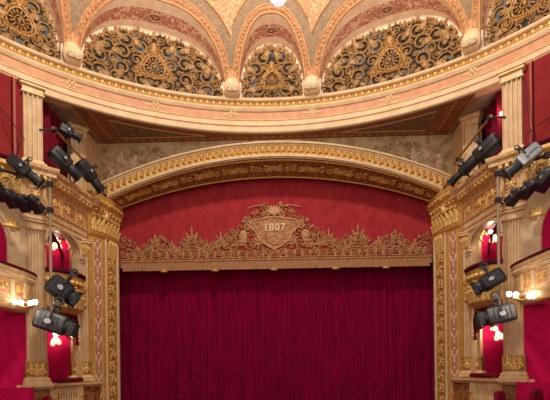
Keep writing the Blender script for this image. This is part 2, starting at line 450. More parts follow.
for ac, lb in ((-38, 'cream shell console between the left wide grille and the top left corner grille'),
               (-8, 'cream shell console just left of the narrow central grille'),
               (8, 'cream shell console just right of the narrow central grille'),
               (38, 'cream shell console between the right wide grille and the top right corner grille')): make_console(ac, lb)

# ================================================================== PROSCENIUM
# mural wall over the arch
def arch_z(x, half, zs, rise):
    Rr = (half*half + rise*rise)/(2*rise); return zs + rise - Rr + sqrt(max(0, Rr*Rr - x*x))
def outer(x): return arch_z(x, 6.0, 6.42, 1.30)
mb = MB()
mb.grid([[Vector((x, 16.5, outer(x) - .25)), Vector((x, 16.5, 8.02))] for x in arc(-6.4, 6.4, 60)])
mw = struct(mb.build('wall_proscenium', 'mural'))
for s in (-1, 1):                                                  # painted figures among foliage in the spandrels
    rnd = random.Random(4); mb = MB(s)
    def ins(x, y, r): return y - r*.7 > outer(x + r) + .02 and y + r < 7.88 and x - r > -6.05
    cs = pack(ins, (-6.1, -3.2, 6.3, 7.95), (.24, .18, .13, .1), rnd, (), 400, False)
    for x, z, r in cs:
        mb.k = 0 if r < .2 else 1
        mb.scroll((x, 16.495, z), UX, UZ, -UY, r, 1.3, .013, rnd.uniform(0, 6), rnd.choice((-1, 1)), 16)
    for x, z in ((-5.35, 7.45), (-4.85, 7.35), (-5.7, 7.1)):      # three small figures
        mb.k = 1
        mb.blob((x, 16.492, z + .17), UX, UZ, -UY, .085, .1, .02); mb.blob((x, 16.492, z - .06), UX, UZ, -UY, .12, .17, .02)
        for q in (-1, 1):
            mb.blob((x + q*.15, 16.492, z + .02), (UX + UZ*.5*q).normalized(), (UZ - UX*.5*q).normalized(), -UY, .12, .04, .018, 6)
            mb.blob((x + q*.1, 16.492, z - .26), (UX*.5*q - UZ).normalized(), (UZ*.5*q + UX).normalized(), -UY, .14, .055, .018, 6)
    mb.build('painted_figures', ['mural_leaf', 'mural_figure'], mw)

# the great arch: lofted profile along concentric curves
NA = 96
def curve(half, zs, rise, Y): return lambda q: Vector((half*q, Y, arch_z(half*q, half, zs, rise)))
QS = arc(-1, 1, NA)
c_out = curve(5.98, 6.42, 1.30, 16.18)      # outer lip
c_mid = curve(5.62, 5.90, 1.24, 16.05)      # inner lip
c_in = curve(5.50, 5.78, .97, 16.8)         # back edge of the soffit
def row(f, d=Vector((0, 0, 0))): return [f(q) + d for q in QS]
def mix(a, b, k, dy=0.): return [p*(1 - k) + q*k + Vector((0, dy, 0)) for p, q in zip(row(a), row(b))]
mb = MB()
mb.grid([row(c_out, Vector((0, .35, .02))), row(c_out, Vector((0, .02, .03))), row(c_out, Vector((0, -.06, 0))), row(c_out, Vector((0, -.06, -.06))), mix(c_out, c_mid, .16, -.02),
         mix(c_out, c_mid, .22, .03), mix(c_out, c_mid, .5, .06), mix(c_out, c_mid, .74, .03), mix(c_out, c_mid, .78, -.03), mix(c_out, c_mid, .9, -.07), row(c_mid, Vector((0, -.04, -.02)))])
archo = struct(mb.build('trim_2', 'cream_gold'))
mb = MB()
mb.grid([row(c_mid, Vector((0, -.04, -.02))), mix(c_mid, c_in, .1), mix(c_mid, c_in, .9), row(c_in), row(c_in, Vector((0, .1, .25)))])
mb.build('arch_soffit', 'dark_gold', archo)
mb = MB()
for q_, r_ in ((.02, .05), (.91, .055)): mb.tube(mix(c_out, c_mid, q_, -.06), r_, 6)
mb.build('cream_fillet', 'cream', archo)
mb = MB()
for i in range(56):                                                # carved acanthus along the archivolt
    q = -.985 + 1.97*i/55; p = c_out(q)*.5 + c_mid(q)*.5 + Vector((0, .04, 0))
    t = (c_out(q + .01) - c_out(q - .01)).normalized(); vv = UY.cross(t) if UY.cross(t).z > 0 else -UY.cross(t)
    sg = 1 if q < 0 else -1
    mb.leaf(p - vv*.13 - t*.0, t, (vv + t*.35*sg).normalized(), -UY, .24, .3, .11)
    mb.leaf(p + vv*.12 + t*.09*sg, t, (-vv + t*.6*sg).normalized(), -UY, .13, .2, .08)
mb.build('acanthus_moulding', 'gold', archo)
mb = MB()
for i in range(130):
    q = -.985 + 1.97*i/129; p = c_out(q)*.22 + c_mid(q)*.78
    mb.blob(p + Vector((0, -.02, 0)), UX, UZ, -UY, .026, .026, .04, 6)
mb.build('pearl_moulding', 'bright_gold', archo)
mb = MB()
def sof_frame(q):
    a, b = c_mid(q), c_in(q); t = (c_mid(q + .01) - c_mid(q - .01)).normalized(); v = (a - b).normalized(); nn = t.cross(v).normalized()
    if nn.z > 0: nn = -nn
    return a*.5 + b*.5, t, v, nn
for i in range(45):
    q = -.96 + 1.92*i/44; p, t, v, nn = sof_frame(q); s = 1 if q > 0 else -1
    if i % 5 == 2:
        for k in range(7):
            a = pi*(k + .5)/7 - pi/2; d = v*cos(a) + t*sin(a); e = v*-sin(a) + t*cos(a); mb.blob(p - v*.1 + d*.13, d, e, nn, .12, .04, .05, 6)
        for k in (-1, 1): mb.scroll(p + t*.24*k - v*.06, t*k, v, nn, .1, 1.4, .02)
    else:
        mb.scroll(p, t*s, v, nn, .13, 1.6, .022, 1., 1 if i % 2 else -1)
for k in (.08, .92): mb.tube([c_mid(q)*(1 - k) + c_in(q)*k + Vector((0, 0, -.015)) for q in QS], .025, 6)
mb.build('soffit_relief', 'gold', archo)

# ================================================================== SIDES (built in left coordinates, mirrored)
A1, A2 = (-6.70, 12.72), (-6.31, 13.10)
W1, W2 = (-6.40, 13.22), (-6.12, 15.25)
F1, F2 = (-6.42, 14.88), (-5.98, 15.24)
P1, P2, P4 = (-5.96, 15.3), (-5.72, 15.85), (-5.59, 16.75)
ENT = [(-6.74, 12.6), (-6.68, 12.72), A2, (-6.36, 13.2), W2, (-5.96, 15.5)]
def V2(p, z=0): return Vector((p[0], p[1], z))
def frame2(a, b):
    a, b = V2(a), V2(b); t = (b - a).normalized(); return a, t, Vector((t.y, -t.x, 0)), (b - a).length

def pilaster(s, a, b, z0, z1, label, group, ornament, flutes=6, base_h=.62, name='fluted_pilaster', depth=.3):
    o, t, nn, L = frame2(a, b)
    mid = o + t*L/2
    root = empty(name, (mid.x, mid.y, z0), label, 'pilaster', group, s)
    mb = MB(s)                                                      # fluted shaft as one corrugated section
    zs, ze = z0 + (base_h if ornament else .22), z1 - .3
    prof = []
    m = 0.05*L
    prof.append(o + t*m - nn*depth)
    prof.append(o + t*m)
    N = flutes; fw = (L - 2*m)/N
    for i in range(N):
        x0 = m + i*fw
        for q, d in ((.12, 0), (.2, -.04), (.5, -.06), (.8, -.04), (.88, 0)): prof.append(o + t*(x0 + fw*q) + nn*d)
    prof.append(o + t*(L - m)); prof.append(o + t*(L - m) - nn*depth)
    mb.grid([[p + UZ*z for p in prof] for z in (zs, ze)])
    mb.build('shaft', 'stone', root)
    mb = MB(s); path = [o - nn*depth, o, o + t*L, o + t*L - nn*depth]
    path = [(p.x, p.y) for p in path]
    mb.sweep(path, [(.0, z1 - .32), (.03, z1 - .3), (.03, z1 - .27), (.0, z1 - .25), (.0, z1 - .13), (.06, z1 - .1), (.06, z1 - .04), (.09, z1 - .03), (.09, z1), (-.1, z1)])
    mb.build('capital', 'cream_gold', root)
    mb = MB(s)
    mb.sweep(path, [(-.1, z0), (.09, z0), (.09, z0 + .08), (.06, z0 + .1), (.07, z0 + .13), (.05, z0 + .17), (.01, z0 + .2), (.0, z0 + .24)])
    mb.build('base', 'cream_gold', root)
    if ornament:
        mb = MB(s)
        mb.sweep(path, [(.0, z0 + .22), (.025, z0 + .23), (.025, z0 + .6), (.035, z0 + .61), (.035, z0 + .64), (0, z0 + .65)])
        mb.build('collar', 'old_gold', root)
        mb = MB(s); c0 = o + t*L/2 + nn*.03
        for k in (-1, 1):
            mb.scroll(c0 + t*k*.13 + UZ*(z0 + .34), t*k, UZ, nn, .1, 1.4, .03)
            mb.leaf(c0 + t*k*.13 + UZ*(z0 + .42), t, (UZ + t*k*.2).normalized(), nn, .12, .2, .04)
            mb.scroll(c0 + t*k*.06 + UZ*(z0 + .54), t*k, UZ, nn, .05, 1.4, .014)
        mb.leaf(c0 + UZ*(z0 + .25), t, UZ, nn, .17, .36, .07)
        for k in range(7): mb.blob(c0 + t*(L*(k/6 - .5)*.9) + UZ*(z0 + .62), t, UZ, nn, .03, .025, .03, 6)
        mb.build('acanthus', 'bright_gold', root)
    return root

def side(s):
    sd = SIDE[s]
    # ---- structural wall: bay wall with arch, box recess
    mb = MB(s)
    o, t, nn, L = frame2(W1, W2)
    y0, y1 = .06, 1.70                                             # arched opening along the bay wall
    def wl(q, z, d=0): return o + t*q + nn*d + UZ*z
    NQ = 24; ac, ar = (y0 + y1)/2, (y1 - y0)/2
    crown = [(ac - ar*cos(pi*i/NQ), 3.68 + .52*sin(pi*i/NQ)) for i in range(NQ + 1)]
    for zz in ((-1.6, -.36),):
        mb.grid([[wl(0, zz[0]), wl(L, zz[0])], [wl(0, zz[1]), wl(L, zz[1])]])
    mb.grid([[wl(0, -.36), wl(y0, -.36)], [wl(0, 4.3), wl(y0, 4.3)]])
    mb.grid([[wl(y1, -.36), wl(L, -.36)], [wl(y1, 4.3), wl(L, 4.3)]])
    mb.grid([[wl(q, z) for q, z in crown], [wl(q, 4.3) for q, z in crown]])
    jamb = [(y0, -.36)] + crown + [(y1, -.36)]
    mb.grid([[wl(q, z) for q, z in jamb], [wl(q, z, -.22) for q, z in jamb]])
    # pier cores
    mb.box((-7.0, 13.15, -1.6), (-6.42, 13.24, 5.5)); 
    mb.box((-6.5, 15.3, -1.6), (-5.98, 15.6, 5.5))
    mb.box((-6.7, 15.32, 5.55), (-6.18, 16.5, 8.0))
    w = struct(mb.build('wall_' + sd, 'cream_gold'))
    # box recess lining
    mb = MB(s)
    a, b = wl(.02, 0, -.2), wl(1.72, 0, -.2); back = -7.75
    lo, hi = -.36, 4.3
    mb.grid([[Vector((a.x, a.y, lo)), Vector((a.x, a.y, hi))], [Vector((back, a.y, lo)), Vector((back, a.y, hi))], [Vector((back, 15.12, lo)), Vector((back, 15.12, hi))], [Vector((-6.35, 15.12, lo)), Vector((-6.35, 15.12, hi))]])
    mb.build('box_lining', 'magenta', w)
    mb = MB(s); mb.box((back, a.y, 1.82), (-6.45, 15.12, 1.9)); mb.box((back, a.y, -.46), (-6.45, 15.12, -.36)); mb.box((back, a.y, 4.24), (-6.45, 15.12, 4.3))
    mb.build('box_floor', 'velvet_dark', w)
    mb = MB(s)                                                     # moulded arch surround and imposts
    for r_, d in ((.1, .03), (.03, .05)):
        mb.tube([wl(ac - (ar + r_)*cos(pi*i/NQ), 3.68 + (.52 + r_*.6)*sin(pi*i/NQ), d*.6) for i in range(NQ + 1)], .035 if r_ > .05 else .025, 6)
    for q in (y1,):
        mb.obox(wl(q + .1, 3.6, .03), (t, nn, UZ), (.13, .06, .04)); mb.obox(wl(q + .1, 3.5, .02), (t, nn, UZ), (.11, .04, .03))
        mb.obox(wl(q + .07, 1.9, .0), (t, nn, UZ), (.05, .04, 1.6))
    mb.obox(wl(y0 - .05, 3.6, .02), (t, nn, UZ), (.06, .06, .04))
    mb.build('arch_moulding', 'stone', w)
    mb = MB(s)
    for k in range(5): mb.leaf(wl(y1 + .12 + .05*k, 3.75, .03 + .01*k), t, UZ, nn, .14, .26, .06)
    mb.scroll(wl(y1 + .25, 3.95, .05), t, UZ, nn, .12, 1.4, .03)
    mb.build('impost_leaves', 'bright_gold', w)

    # ---- entablature with modillions
    mb = MB(s)
    mb.sweep(ENT, [(-.1, 4.22), (.03, 4.22), (.03, 4.34), (.06, 4.36), (.06, 4.5), (.1, 4.55), (.1, 4.6), (.03, 4.62), (.03, 5.16), (.08, 5.2), (.08, 5.24), (.14, 5.26),
                   (.14, 5.36), (.3, 5.38), (.3, 5.47), (.34, 5.5), (.38, 5.58), (.38, 5.62), (-.3, 5.64)])
    ent = struct(mb.build('trim_%d' % (3 if s == 1 else 4), 'cream_gold'))
    mbm, mbp, mbl, mbb = MB(s), MB(s), MB(s), MB(s)
    for a, b in ((ENT[1], ENT[2]), (ENT[3], ENT[4])):
        o2, t2, n2, L2 = frame2(a, b); nmod = max(3, int(L2/.19))
        for i in range(nmod):
            p = o2 + t2*(L2*(i + .5)/nmod)
            mbm.obox(p + n2*.2 + UZ*5.32, (t2, n2, UZ), (.045, .09, .05)); mbm.blob(p + n2*.27 + UZ*5.29, t2, n2, -UZ, .04, .04, .03, 6)
            mbb.blob(p + n2*.1 + UZ*5.22, t2, UZ, n2, .035, .03, .04, 6); mbb.blob(p + n2*.1 + UZ*4.575, t2, UZ, n2, .035, .025, .03, 6)
            mbb.blob(p + n2*.36 + UZ*5.53, t2, UZ, n2, .06, .035, .03, 6)
        segs = [(.08, L2 - .08)] if L2 < 1 else [(.1, .62), (.75, 1.42), (1.55, L2 - .1)]
        for q0, q1 in segs:
            c = o2 + t2*((q0 + q1)/2) + n2*.034 + UZ*4.89; hw_ = (q1 - q0)/2
            mbp.obox(c, (t2, n2, UZ), (hw_, .006, .19))
            for e in (-1, 1):
                mbl.obox(c + UZ*.2*e, (t2, n2, UZ), (hw_, .02, .018)); mbl.obox(c + t2*hw_*e, (t2, n2, UZ), (.018, .02, .21))
            for e in (-1, 1):
                if hw_ > .25:
                    mbl.scroll(c + t2*hw_*.45*e + n2*.01, t2*e, UZ, n2, .1, 1.5, .018); mbl.scroll(c + t2*hw_*.78*e + n2*.01, t2*e, UZ, n2, .07, 1.4, .015, 2)
            mbl.blob(c + n2*.01, t2, UZ, n2, .08, .11, .04)
            for k in range(6):
                a_ = k*pi/3; mbl.blob(c + (t2*cos(a_) + UZ*sin(a_))*.1 + n2*.01, t2, UZ, n2, .04, .04, .03, 6)
    mbm.build('modillions', 'bright_gold', ent); mbp.build('frieze_panels', 'pink_panel', ent); mbl.build('frieze_relief', 'bright_gold', ent); mbb.build('egg_moulding', 'gold', ent)

    # ---- pilasters
    pilaster(s, A1, A2, -.36, 4.24, f'fluted cream pilaster beside the horseshoe balcony end on the {sd}', 'fluted pilasters of the stage boxes', True)
    pilaster(s, F1, F2, -.33, 4.24, f'fluted cream pilaster beside the pink panelled {sd} stage pier', 'fluted pilasters of the stage boxes', True)
    pilaster(s, (-6.74, 12.76), (-6.34, 13.12), 5.64, 8.0, f'upper fluted pilaster under the great ring on the {sd} beside the dull red wall', 'upper pilasters of the gallery', False, 4, depth=.42)
    pilaster(s, (-6.52, 15.1), (-6.12, 15.42), 5.64, 7.99, f'short upper pilaster beside the painted spandrel on the {sd}', 'upper pilasters of the gallery', False, 3)

    # ---- stage pier: pink panelled face and gilded jamb
    pr = empty('stage_pier', (P1[0], P1[1], -1.6), f'gilded stage pier with pink panel and leafy capital, {sd} of the curtain', 'pier', 'gilded piers framing the stage', s)
    mb = MB(s)
    pathp = [(-6.0, 15.2), P1, P2, P4, (-5.6, 16.9)]
    mb.sweep(pathp, [(0, -1.6), (0, 4.6)], ends=False)
    mb.build('shaft', 'gold', pr)
    o3, t3, n3, L3 = frame2(P1, P2)
    mb = MB(s); mb.obox(o3 + t3*L3*.45 + n3*.01 + UZ*1.5, (t3, n3, UZ), (L3*.27, .012, 2.85)); mb.build('pink_panel', 'pink_panel', pr)
    mb = MB(s)
    for e in (-1, 1): mb.tube([o3 + t3*(L3*(.45 + .29*e)) + n3*.02 + UZ*z for z in (-1.4, 4.36)], .02, 6)
    mb.tube([o3 + t3*L3*(.45 - .29) + n3*.02 + UZ*4.36, o3 + t3*L3*(.45 + .29) + n3*.02 + UZ*4.36], .02, 6)
    for z in (-.5, .5, 1.5, 2.5, 3.5):
        pass
    mb.build('panel_bead', 'bright_gold', pr)
    for i in range(9):
        mb = MB(s); c = o3 + t3*L3*.45 + n3*.02 + UZ*(4.0 - .62*i)
        for e in (-1, 1):
            d = (UZ + t3*e*.75).normalized(); q = (t3 - UZ*e*.75).normalized()
            mb.blob(c + d*.12, d, q, n3, .13, .035, .014, 6)
            mb.blob(c + t3*e*.11 + UZ*.2, t3, UZ, n3, .045, .05, .016, 6)
        mb.blob(c - UZ*.08, t3, UZ, n3, .035, .1, .016, 6); mb.blob(c + UZ*.3, t3, UZ, n3, .05, .05, .02, 6)
        mb.build('painted_motif', 'lunette_cream', pr)
    o4, t4, n4, L4 = frame2(P2, P4)
    mb = MB(s)
    for e in (.06, .9): mb.tube([o4 + t4*(L4*e) + n4*.02 + UZ*z for z in (-1.6, 4.5)], .035, 8)
    mb.obox(o4 + t4*L4*.95 + n4*.0 + UZ*1.45, (t4, n4, UZ), (L4*.06, .03, 3.05))
    mb.build('jamb_bead', 'cream', pr)
    mb = MB(s)
    for i in range(13):
        z = 4.1 - .44*i; c = o4 + t4*L4*.48 + n4*.01 + UZ*z; ch = 1 if i % 2 else -1
        mb.scroll(c, t4*ch*1.35, UZ, n4, .17, 1.6, .03, .6, 1)
        mb.leaf(c + t4*ch*.1 - UZ*.2, t4, (UZ - t4*.3*ch).normalized(), n4, .22, .34, .06)
    for e in (-1, 0, 1): mb.leaf(o4 + t4*L4*(.48 + .2*e) + n4*.02 + UZ*3.85, t4, UZ, n4, .26, .6, .09)
    mb.build('jamb_acanthus', 'bright_gold', pr)
    mb = MB(s)
    mb.sweep(pathp, [(.0, 4.42), (.07, 4.5), (.08, 4.56), (.03, 4.58), (.02, 4.64), (.02, 5.22), (.08, 5.26), (.08, 5.34), (.14, 5.38), (.14, 5.46), (.2, 5.52), (.22, 5.62), (.14, 5.7), (.16, 5.84), (-.2, 5.86)])
    cap = mb.build('capital', 'gold', pr)
    mb = MB(s)
    for (oo, tt, n_, LL) in ((o3, t3, n3, L3), (o4, t4, n4, L4)):
        k = max(3, int(LL/.2))
        for i in range(k):
            c = oo + tt*(LL*(i + .5)/k) + n_*.03
            mb.leaf(c + UZ*4.64, tt, UZ, n_, LL/k*1.05, .42, .09); mb.leaf(c + UZ*4.62 + tt*.08, tt, UZ, n_, LL/k*.8, .26, .1)
            mb.scroll(c + UZ*5.14 + n_*.05, tt, UZ, n_, .085, 1.4, .025)
            mb.blob(c + UZ*5.3 + n_*.1, tt, UZ, n_, .05, .05, .07, 6); mb.blob(c + UZ*5.57 + n_*.17, tt, UZ, n_, .08, .06, .06, 6)
    mb.blob(o4 + n4*.06 + UZ*5.2, t4, UZ, n4, .12, .2, .12); mb.blob(o4 + n4*.14 + UZ*5.55, t4, UZ, n4, .14, .1, .1)
    mb.build('capital_leaves', 'bright_gold', cap)

    # ---- middle box front with gilded relief, velvet armrest, lambrequin
    bow = [(-6.46, 13.3), (-6.16, 13.42), (-5.99, 13.75), (-5.93, 14.15), (-5.95, 14.5), (-6.08, 14.78), (-6.34, 14.88)]
    bx = empty('box_balcony', (-6.1, 14.1, 1.7), f'bow gilded box front with carved relief behind the pole spotlights, {sd} side', 'balcony', 'gilded fronts of the middle stage boxes', s)
    mb = MB(s); mb.sweep(bow, [(-.25, 1.72), (-.12, 1.74), (.0, 1.84), (.05, 1.95), (.03, 2.0), (.0, 2.1), (.03, 2.5), (.08, 2.68), (.1, 2.74), (.1, 2.82), (-.1, 2.84)]); mb.build('panel', 'gold', bx)
    mb = MB(s)
    for a, b in zip(bow[:-1], bow[1:]):
        oo, tt, n_, LL = frame2(a, b)
        k = 1 if LL < .3 else 2
        for i in range(k):
            c = oo + tt*(LL*(i + .5)/k) + n_*.04
            mb.scroll(c + UZ*2.36, tt, UZ, n_, .15, 1.6, .04, 1.2, 1 if i else -1); mb.leaf(c + UZ*1.86, tt, UZ, n_, .26, .38, .1); mb.blob(c + UZ*2.62 + n_*.03, tt, UZ, n_, .1, .08, .09)
    oo, tt, n_, LL = frame2(bow[4], bow[5])
    for e, z, r_ in ((.2, 2.55, .17), (.9, 2.3, .15), (.45, 2.05, .14), (1., 2.62, .1)): mb.blob(oo + tt*LL*e + UZ*z + n_*.02, tt, UZ, n_, r_, r_*1.1, .17)
    mb.build('relief', 'bright_gold', bx)
    mb = MB(s); mb.sweep(bow, [(-.14, 2.84), (.14, 2.84), (.16, 2.9), (.12, 2.96), (0, 2.98), (-.14, 2.95)], closed_prof=True); tag(mb.build('velvet_armrest', 'velvet_dark'), f'dark velvet armrest capping the bow box front, {sd} side', 'armrest', 'velvet armrests of the middle boxes')
    lamb = empty('lambrequin', (-6.3, 14.4, 1.0), f'dark red tasselled lambrequin hanging under the bow box front, {sd} side', 'lambrequin', 'lambrequins under the middle boxes', s)
    mb = MB(s); rows = []
    for i in range(41):
        q = i/40; y = 13.35 + 1.5*q; x = -6.34 + .05*sin(q*40) + (.1*q)
        drop = .34 + .34*max(0, (q - .55)/.45)**1. + .14*abs(sin(q*pi*3))
        rows.append([Vector((x + .03*sin(q*55 + k), y, 1.76 - drop*k/6)) for k in range(7)])
    mb.grid(rows); mb.build('drape', 'velvet_dark', lamb)
    mb = MB(s); mb.lathe([(.0, 0), (.05, -.02), (.055, -.07), (.03, -.1), (.05, -.13), (.065, -.26), (.0, -.26)], (-6.24, 14.84, 1.08), 10); mb.tube([(-6.24, 14.84, 1.3), (-6.24, 14.84, 1.06)], .015, 5); mb.build('tassel', 'velvet_red', lamb)
    # drape in the head of the arch
    dr = MB(s); rows = []
    for i in range(41):
        q = i/40; y = 13.36 + 1.5*q; zt = 3.72 + .48*sin(pi*q)
        dp = .2 + .08*abs(sin(q*pi*3.)) + .5*max(0, (q - .75)/.25)**1.5
        rows.append([Vector((-6.64 + .012*sin(q*48), y, zt - dp*k/6)) for k in range(7)])
    dr.grid(rows); tag(dr.build('arch_valance', 'velvet_dark'), f'dark red valance gathered in the head of the {sd} box arch', 'valance', 'valances in the box arches')

    # ---- ledge, balustrade, cushion
    led = [(-6.86, 12.52), (-6.74, 12.62), (-6.66, 12.6), (-6.2, 13.05), (-6.24, 13.2), (-6.1, 14.8), (-5.9, 15.1), (-5.72, 15.45)]
    bal = empty('balustrade', (-6.2, 14.2, -1.6), f'gilded balustrade with moulded ledge under the {sd} stage box', 'balustrade', 'balustrades below the stage boxes', s)
    mb = MB(s); mb.sweep(led, [(-.3, -.5), (.02, -.5), (.06, -.46), (.1, -.42), (.1, -.37), (-.3, -.35)]); mb.build('ledge', 'cream_gold', bal)
    mb = MB(s); mb.sweep(led, [(-.25, -1.6), (-.06, -1.6), (-.06, -.5)], ends=False); mb.build('back_panel', 'dark_gold', bal)
    mb = MB(s); mb.sweep(led, [(-.1, -1.6), (.06, -1.6), (.06, -1.25), (-.1, -1.2)]); mb.build('plinth', 'cream_gold', bal)
    o5, t5, n5, L5 = frame2(led[4], led[5])
    for i in range(9):
        mb = MB(s); c = o5 + t5*(.26 + 1.1*i/8) + n5*.0 + UZ*-1.22
        mb.lathe([(.04, 0), (.04, .05), (.025, .09), (.055, .22), (.05, .3), (.024, .45), (.03, .5), (.024, .54), (.045, .62), (.045, .72)], c, 10); mb.build('baluster', 'cream_gold', bal)
    for q in (.06, L5 - .1):
        mb = MB(s); c = o5 + t5*q + n5*.0 + UZ*-.86; mb.obox(c, (t5, n5, UZ), (.1, .07, .37))
        pd = mb.build('pedestal', 'cream_gold', bal)
        mb = MB(s); cc = c + n5*.07
        for k in (-1, 1): mb.scroll(cc + t5*.04*k + UZ*.1, t5*k, UZ, n5, .05, 1.4, .014); mb.scroll(cc + t5*.04*k - UZ*.12, t5*k, -UZ, n5, .05, 1.4, .014)
        mb.leaf(cc - UZ*.1, t5, UZ, n5, .1, .24, .03); mb.build('pedestal_relief', 'bright_gold', pd)
    mb = MB(s); c = o5 + t5*.95 + n5*.0 + UZ*-.27; rows = []
    for q in (0, .03, .06, .94, .97, 1):
        k = .7 if q in (0, 1) else (.92 if q in (.03, .97) else 1)
        rows.append([c + t5*(-.68 + 1.36*q) + n5*(.1*k*cos(a)) + UZ*(.075*k*sin(a)) for a in [2*pi*i/12 for i in range(12)]])
    mb.grid(rows, True, True); tag(mb.build('ledge_cushion', 'velvet_red'), f'long dark red velvet cushion lying on the {sd} balustrade ledge', 'cushion', 'cushions on the balustrade ledges')

    # ---- upper box: back, curtains
    mb = MB(s)
    mb.grid([[Vector((-6.75, 13.2, 5.6)), Vector((-6.75, 13.2, 8.02))], [Vector((-7.6, 13.2, 5.6)), Vector((-7.6, 13.2, 8.02))], [Vector((-7.6, 15.5, 5.6)), Vector((-7.6, 15.5, 8.02))], [Vector((-6.3, 15.5, 5.6)), Vector((-6.3, 15.5, 8.02))]])
    mb.build('upper_box_lining', 'velvet_dark', w)
    mb = MB(s); rows = []
    for i in range(61):
        q = i/60; y = 13.5 + 1.5*q; rows.append([Vector((-6.74 + .09*sin(q*42) + .04*sin(q*19 + 1) - .1*(k/8)*q, y + .05*sin(k*.8), 7.98 - k/8*(1.6 + .5*abs(sin(q*pi*1.5))))) for k in range(9)])
    mb.grid(rows); tag(mb.build('upper_box_curtain', 'velvet_red'), f'dark red curtain hung in the upper box behind the spotlights, {sd} side', 'curtain', 'curtains of the upper boxes')
    mb = MB(s); mb.sweep([(-6.5, 13.2), (-6.28, 15.1)], [(-.08, 5.62), (.06, 5.62), (.06, 5.74), (-.08, 5.76)]); mb.build('upper_box_kerb', 'cream_gold', w)

    # ---- auditorium wall beyond the near pilaster
    al = R(-46.6)
    def cw(a, r, z): return cyl(R(-a), r, z)
    mb = MB(s)
    AR = arc(46.7, 88, 50)
    mb.grid([[cw(a, 9.22, -2.6), cw(a, 9.22, 1.6)] for a in AR]); lw = struct(mb.build('wall_auditorium_' + sd, 'magenta'))
    mb = MB(s)
    a0, a1 = 49.5, 66; amid, ah_ = (a0 + a1)/2, (a1 - a0)/2
    cr = [(amid - ah_*cos(pi*i/30), 3.35 + 1.22*sin(pi*i/30)**.9) for i in range(31)]
    mb.grid([[cw(46.7, 9.2, 1.6), cw(46.7, 9.2, 4.75)], [cw(a0, 9.2, 1.6), cw(a0, 9.2, 4.75)]])
    mb.grid([[cw(a, 9.2, z), cw(a, 9.2, 4.75)] for a, z in cr])
    mb.grid([[cw(a, 9.2, z), cw(a, 9.28, z)] for a, z in [(a0, 1.6)] + cr + [(a1, 1.6)]])
    mb.grid([[cw(a1, 9.2, 1.6), cw(a1, 9.2, 4.75)], [cw(88, 9.2, 1.6), cw(88, 9.2, 4.75)]])
    mb.build('arch_surround', 'stone', lw)
    mb = MB(s); mb.tube([cw(a + (a - amid)*.06, 9.18, z + .06) for a, z in cr], .04, 6); mb.build('arch_bead', 'cream', lw)
    mb = MB(s); c = cw(49.0, 9.18, 3.9); n_ = (Vector((0, CY, 3.9)) - c).normalized(); tt = Vector((-n_.y, n_.x, 0))
    for k in (-1, 0, 1): mb.leaf(c + tt*k*.09 - UZ*.1, tt, UZ, n_, .14, .3, .08)
    mb.scroll(c + UZ*.1, tt, UZ, n_, .11, 1.4, .03)
    mb.blob(c, tt, UZ, n_, .24, .08, .08); mb.build('impost', 'bright_gold', lw)
    mb = MB(s); mb.grid([[cw(a, 9.28, 1.6), cw(a, 9.28, 4.75)] for a in arc(46.9, 88, 50)]); mb.build('arch_recess', 'magenta', lw)
    mb = MB(s); mb.grid([[cw(a, 9.34, 5.5), cw(a, 9.34, 8.02)] for a in AR]); mb.build('upper_panel', 'dull_red', lw)
    mb = MB(s)
    mb.grid([[cw(47.75, 9.32, 5.6), cw(47.75, 9.32, 8.0)], [cw(48.25, 9.32, 5.6), cw(48.25, 9.32, 8.0)]]); mb.build('upper_strip', 'red_strip', lw)
    mb = MB(s); mb.tube([cw(48.3, 9.3, 5.6), cw(48.3, 9.3, 8.0)], .02, 5); mb.build('upper_line', 'velvet_dark', lw)
    # gallery parapet
    gp = empty('gallery_parapet', cw(55, 9.0, 4.6), f'gilded gallery parapet with scroll relief and velvet rail behind clustered spotlights, {sd} side', 'parapet', 'gallery parapets', s)
    prof = [(9.25, 4.62), (9.02, 4.64), (9.0, 4.72), (9.05, 4.76), (9.05, 5.36), (8.98, 5.4), (8.94, 5.46), (8.96, 5.56), (9.2, 5.58)]
    mb = MB(s); GA = arc(47.6, 80, 50); mb.grid([[cw(a, r, z) for r, z in prof] for a in GA], cap=True); mb.build('panel', 'gold', gp)
    mb = MB(s)
    for i in range(22):
        a = 48.4 + i*1.4; c = cw(a, 9.05, 5.05 + .07*(-1)**i); n_ = (Vector((0, CY, c.z)) - c).normalized(); tt = Vector((-n_.y, n_.x, 0))
        mb.scroll(c, tt*(-1)**i, UZ, n_, .17, 1.6, .035, .8, 1); mb.leaf(c - UZ*.28, tt, UZ, n_, .2, .3, .08); mb.blob(c + UZ*.22 + tt*.1, tt, UZ, n_, .07, .06, .06)
    mb.build('relief', 'bright_gold', gp)
    mb = MB(s); mb.grid([[cw(a, r, z) for r, z in [(9.2, 5.58), (8.94, 5.58), (8.9, 5.64), (8.96, 5.7), (9.16, 5.7)]] for a in GA], cap=True); mb.build('velvet_rail', 'velvet_dark', gp)
    # horseshoe balcony end
    bp = [(-7.4, 7.6), (-6.9, 8.2), (-6.5, 9.0), (-6.3, 9.8), (-6.22, 10.6), (-6.2, 11.3), (-6.2, 11.9), (-6.24, 12.3), (-6.33, 12.52), (-6.5, 12.66), (-6.68, 12.7)]
    bc = empty('horseshoe_balcony', (-6.3, 11, 1.5), f'cream and gold horseshoe balcony end with panelled front on the {sd}', 'balcony', 'horseshoe balcony ends', s)
    mb = MB(s); mb.sweep(bp, [(-.6, 1.56), (-.3, 1.56), (-.18, 1.6), (-.1, 1.68), (-.02, 1.72), (-.02, 1.8), (-.05, 1.84), (-.05, 2.26), (-.02, 2.3), (.02, 2.34), (.02, 2.42), (.05, 2.46), (.05, 2.52), (-.3, 2.53)]); mb.build('panel', 'cream_gold', bc)
    mbr, mbk, mbg = MB(s), MB(s), MB(s)
